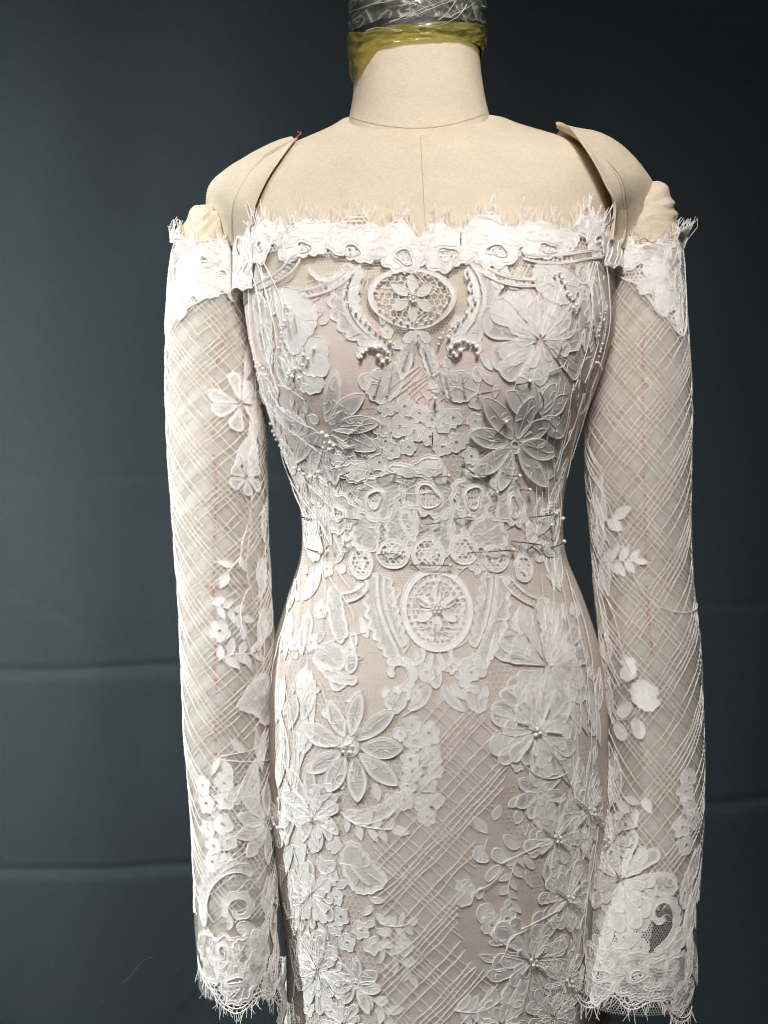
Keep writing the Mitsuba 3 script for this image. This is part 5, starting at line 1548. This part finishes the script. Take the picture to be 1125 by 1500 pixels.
# lace gathered between the sleeve tops and the bodice
for S, xs, xb, y1, nm in ((SL, 336, 374, 428, 0), (SR, 916, 881, 396, 1)):
    yy = np.linspace(347, y1, 40)
    a, c = S.at(np.stack([np.full(40, xs), yy], 1)), B.at(np.stack([np.full(40, xb), yy], 1))
    A, C = S.map(a[:, 0], a[:, 1], np.full(40, .003)), B.map(c[:, 0], c[:, 1], np.full(40, .003))
    k = np.linspace(0, 1, 26)[:, None, None]
    P = A + (C - A) * k
    sag = np.sin(np.pi * k[..., 0]) * (0.006 * meshkit.fbm(np.stack([yy * .09 + k[..., 0] * 1.0, k[..., 0] * 3 + yy * 0, yy * 0 + nm + 0 * k[..., 0]], -1), 3, 8) - 0.001)
    P[..., 1] -= sag
    # scalloped lower end
    P[..., 2] += 0.003 * np.abs(np.sin(np.pi * 1.5 * k[..., 0] + 0.4)) * np.linspace(0, 1, 40) ** 6
    b = Bag()
    b.add(*grid_mesh(P if nm == 0 else P[::-1]), RIM)
    for j in (3, 9, 16, 22):
        jj = np.clip(np.round(j + 2.5 * np.sin(yy * 0.11 + j) + 1.2 * np.sin(yy * .23 + 2 * j)), 0, 25).astype(int)
        q = P[jj, np.arange(40)] + np.array([0, -0.0007, 0])
        b.add(*tubes3(q, np.tile([0, -1.0, 0], (40, 1)), 0.0005, 4), CORD)
    b.add(*tubes3(P[:, -1] + np.array([0, -0.0005, 0]), np.tile([0, -1.0, 0], (26, 1)), 0.0006, 4), CORD)
    b.out(newkey('wedding_dress__gathered_lace'))

for k in list(scene):
    if k.endswith(('plaid_threads', 'plaid_bands', 'netting')) and k.startswith('wedding_dress__') and k.count('__') <= 2 and 'netting_' not in k:
        labels[k] = {**labels.get(k, {}), 'kind': 'stuff'}

# small leaves and linking cords in the spaces between the motifs
occ = shapely.union_all([p.buffer(0) for p in taken[id(B)]])
plain = shapely.union_all([pl.buffer(0.006), region(B, [(535, 960), (580, 880), (600, 1000), (560, 1040), (520, 1000)]), region(B, [(700, 900), (750, 890), (745, 1000), (705, 1010)]), region(B, [(470, 470), (560, 470), (570, 560), (500, 580)]), region(B, [(655, 500), (720, 480), (720, 560), (670, 560)]), region(B, [(560, 395), (700, 380), (700, 480), (530, 480)])])
shapely.prepare(occ); shapely.prepare(plain)
kk = 0
for _ in range(2600):
    x, y = rng.uniform(365, 890), rng.uniform(400, 1495)
    if not edge_clip(x, y, 8):
        continue
    u, v = B.at([(x, y)])[0]
    pt = Point(u, v)
    if occ.distance(pt) < 0.0014 or plain.contains(pt):
        continue
    kk += 1
    if kk > 190:
        break
    a = rng.uniform(0, 360)
    if kk % 5 == 0:
        blossom(B, (x, y), rng.uniform(10, 14), n=5, tone=0.97, h=0.0012)
    elif kk % 5 == 1:
        p2 = (x + rng.normal(0, 30), y + rng.normal(0, 30))
        loose_cords(B, [[(x, y), ((x + p2[0]) / 2 + rng.normal(0, 8), (y + p2[1]) / 2 + rng.normal(0, 8)), p2]], r=0.0004, h=0.0012) if edge_clip(*p2, 8) else None
    else:
        P = Polygon(place(petal_shape(rng.uniform(16, 34), rng.uniform(8, 14), 'leaf', skew=rng.normal(0, .15)), u, v, a, M)).buffer(0)
        lace(B, newkey('wedding_dress__small_leaf'), P, 0.0010, inner=rng.random() < .4, rim=0.0016, tone=0.97, r=0.00034)
        occ = occ.union(P); shapely.prepare(occ)

# the right cuff: leaves over the see-through netting
long_petals(SR, (868, 935), (1330, 1410), 16, 25, L=(26, 48), W=(12, 20), name='cuff_leaf', tone=1.0, h=0.0014)
for px in ((915, 1372), (940, 1350), (884, 1352), (900, 1395), (938, 1388)):
    blossom(SR, px, 13, n=5, h=0.0014)
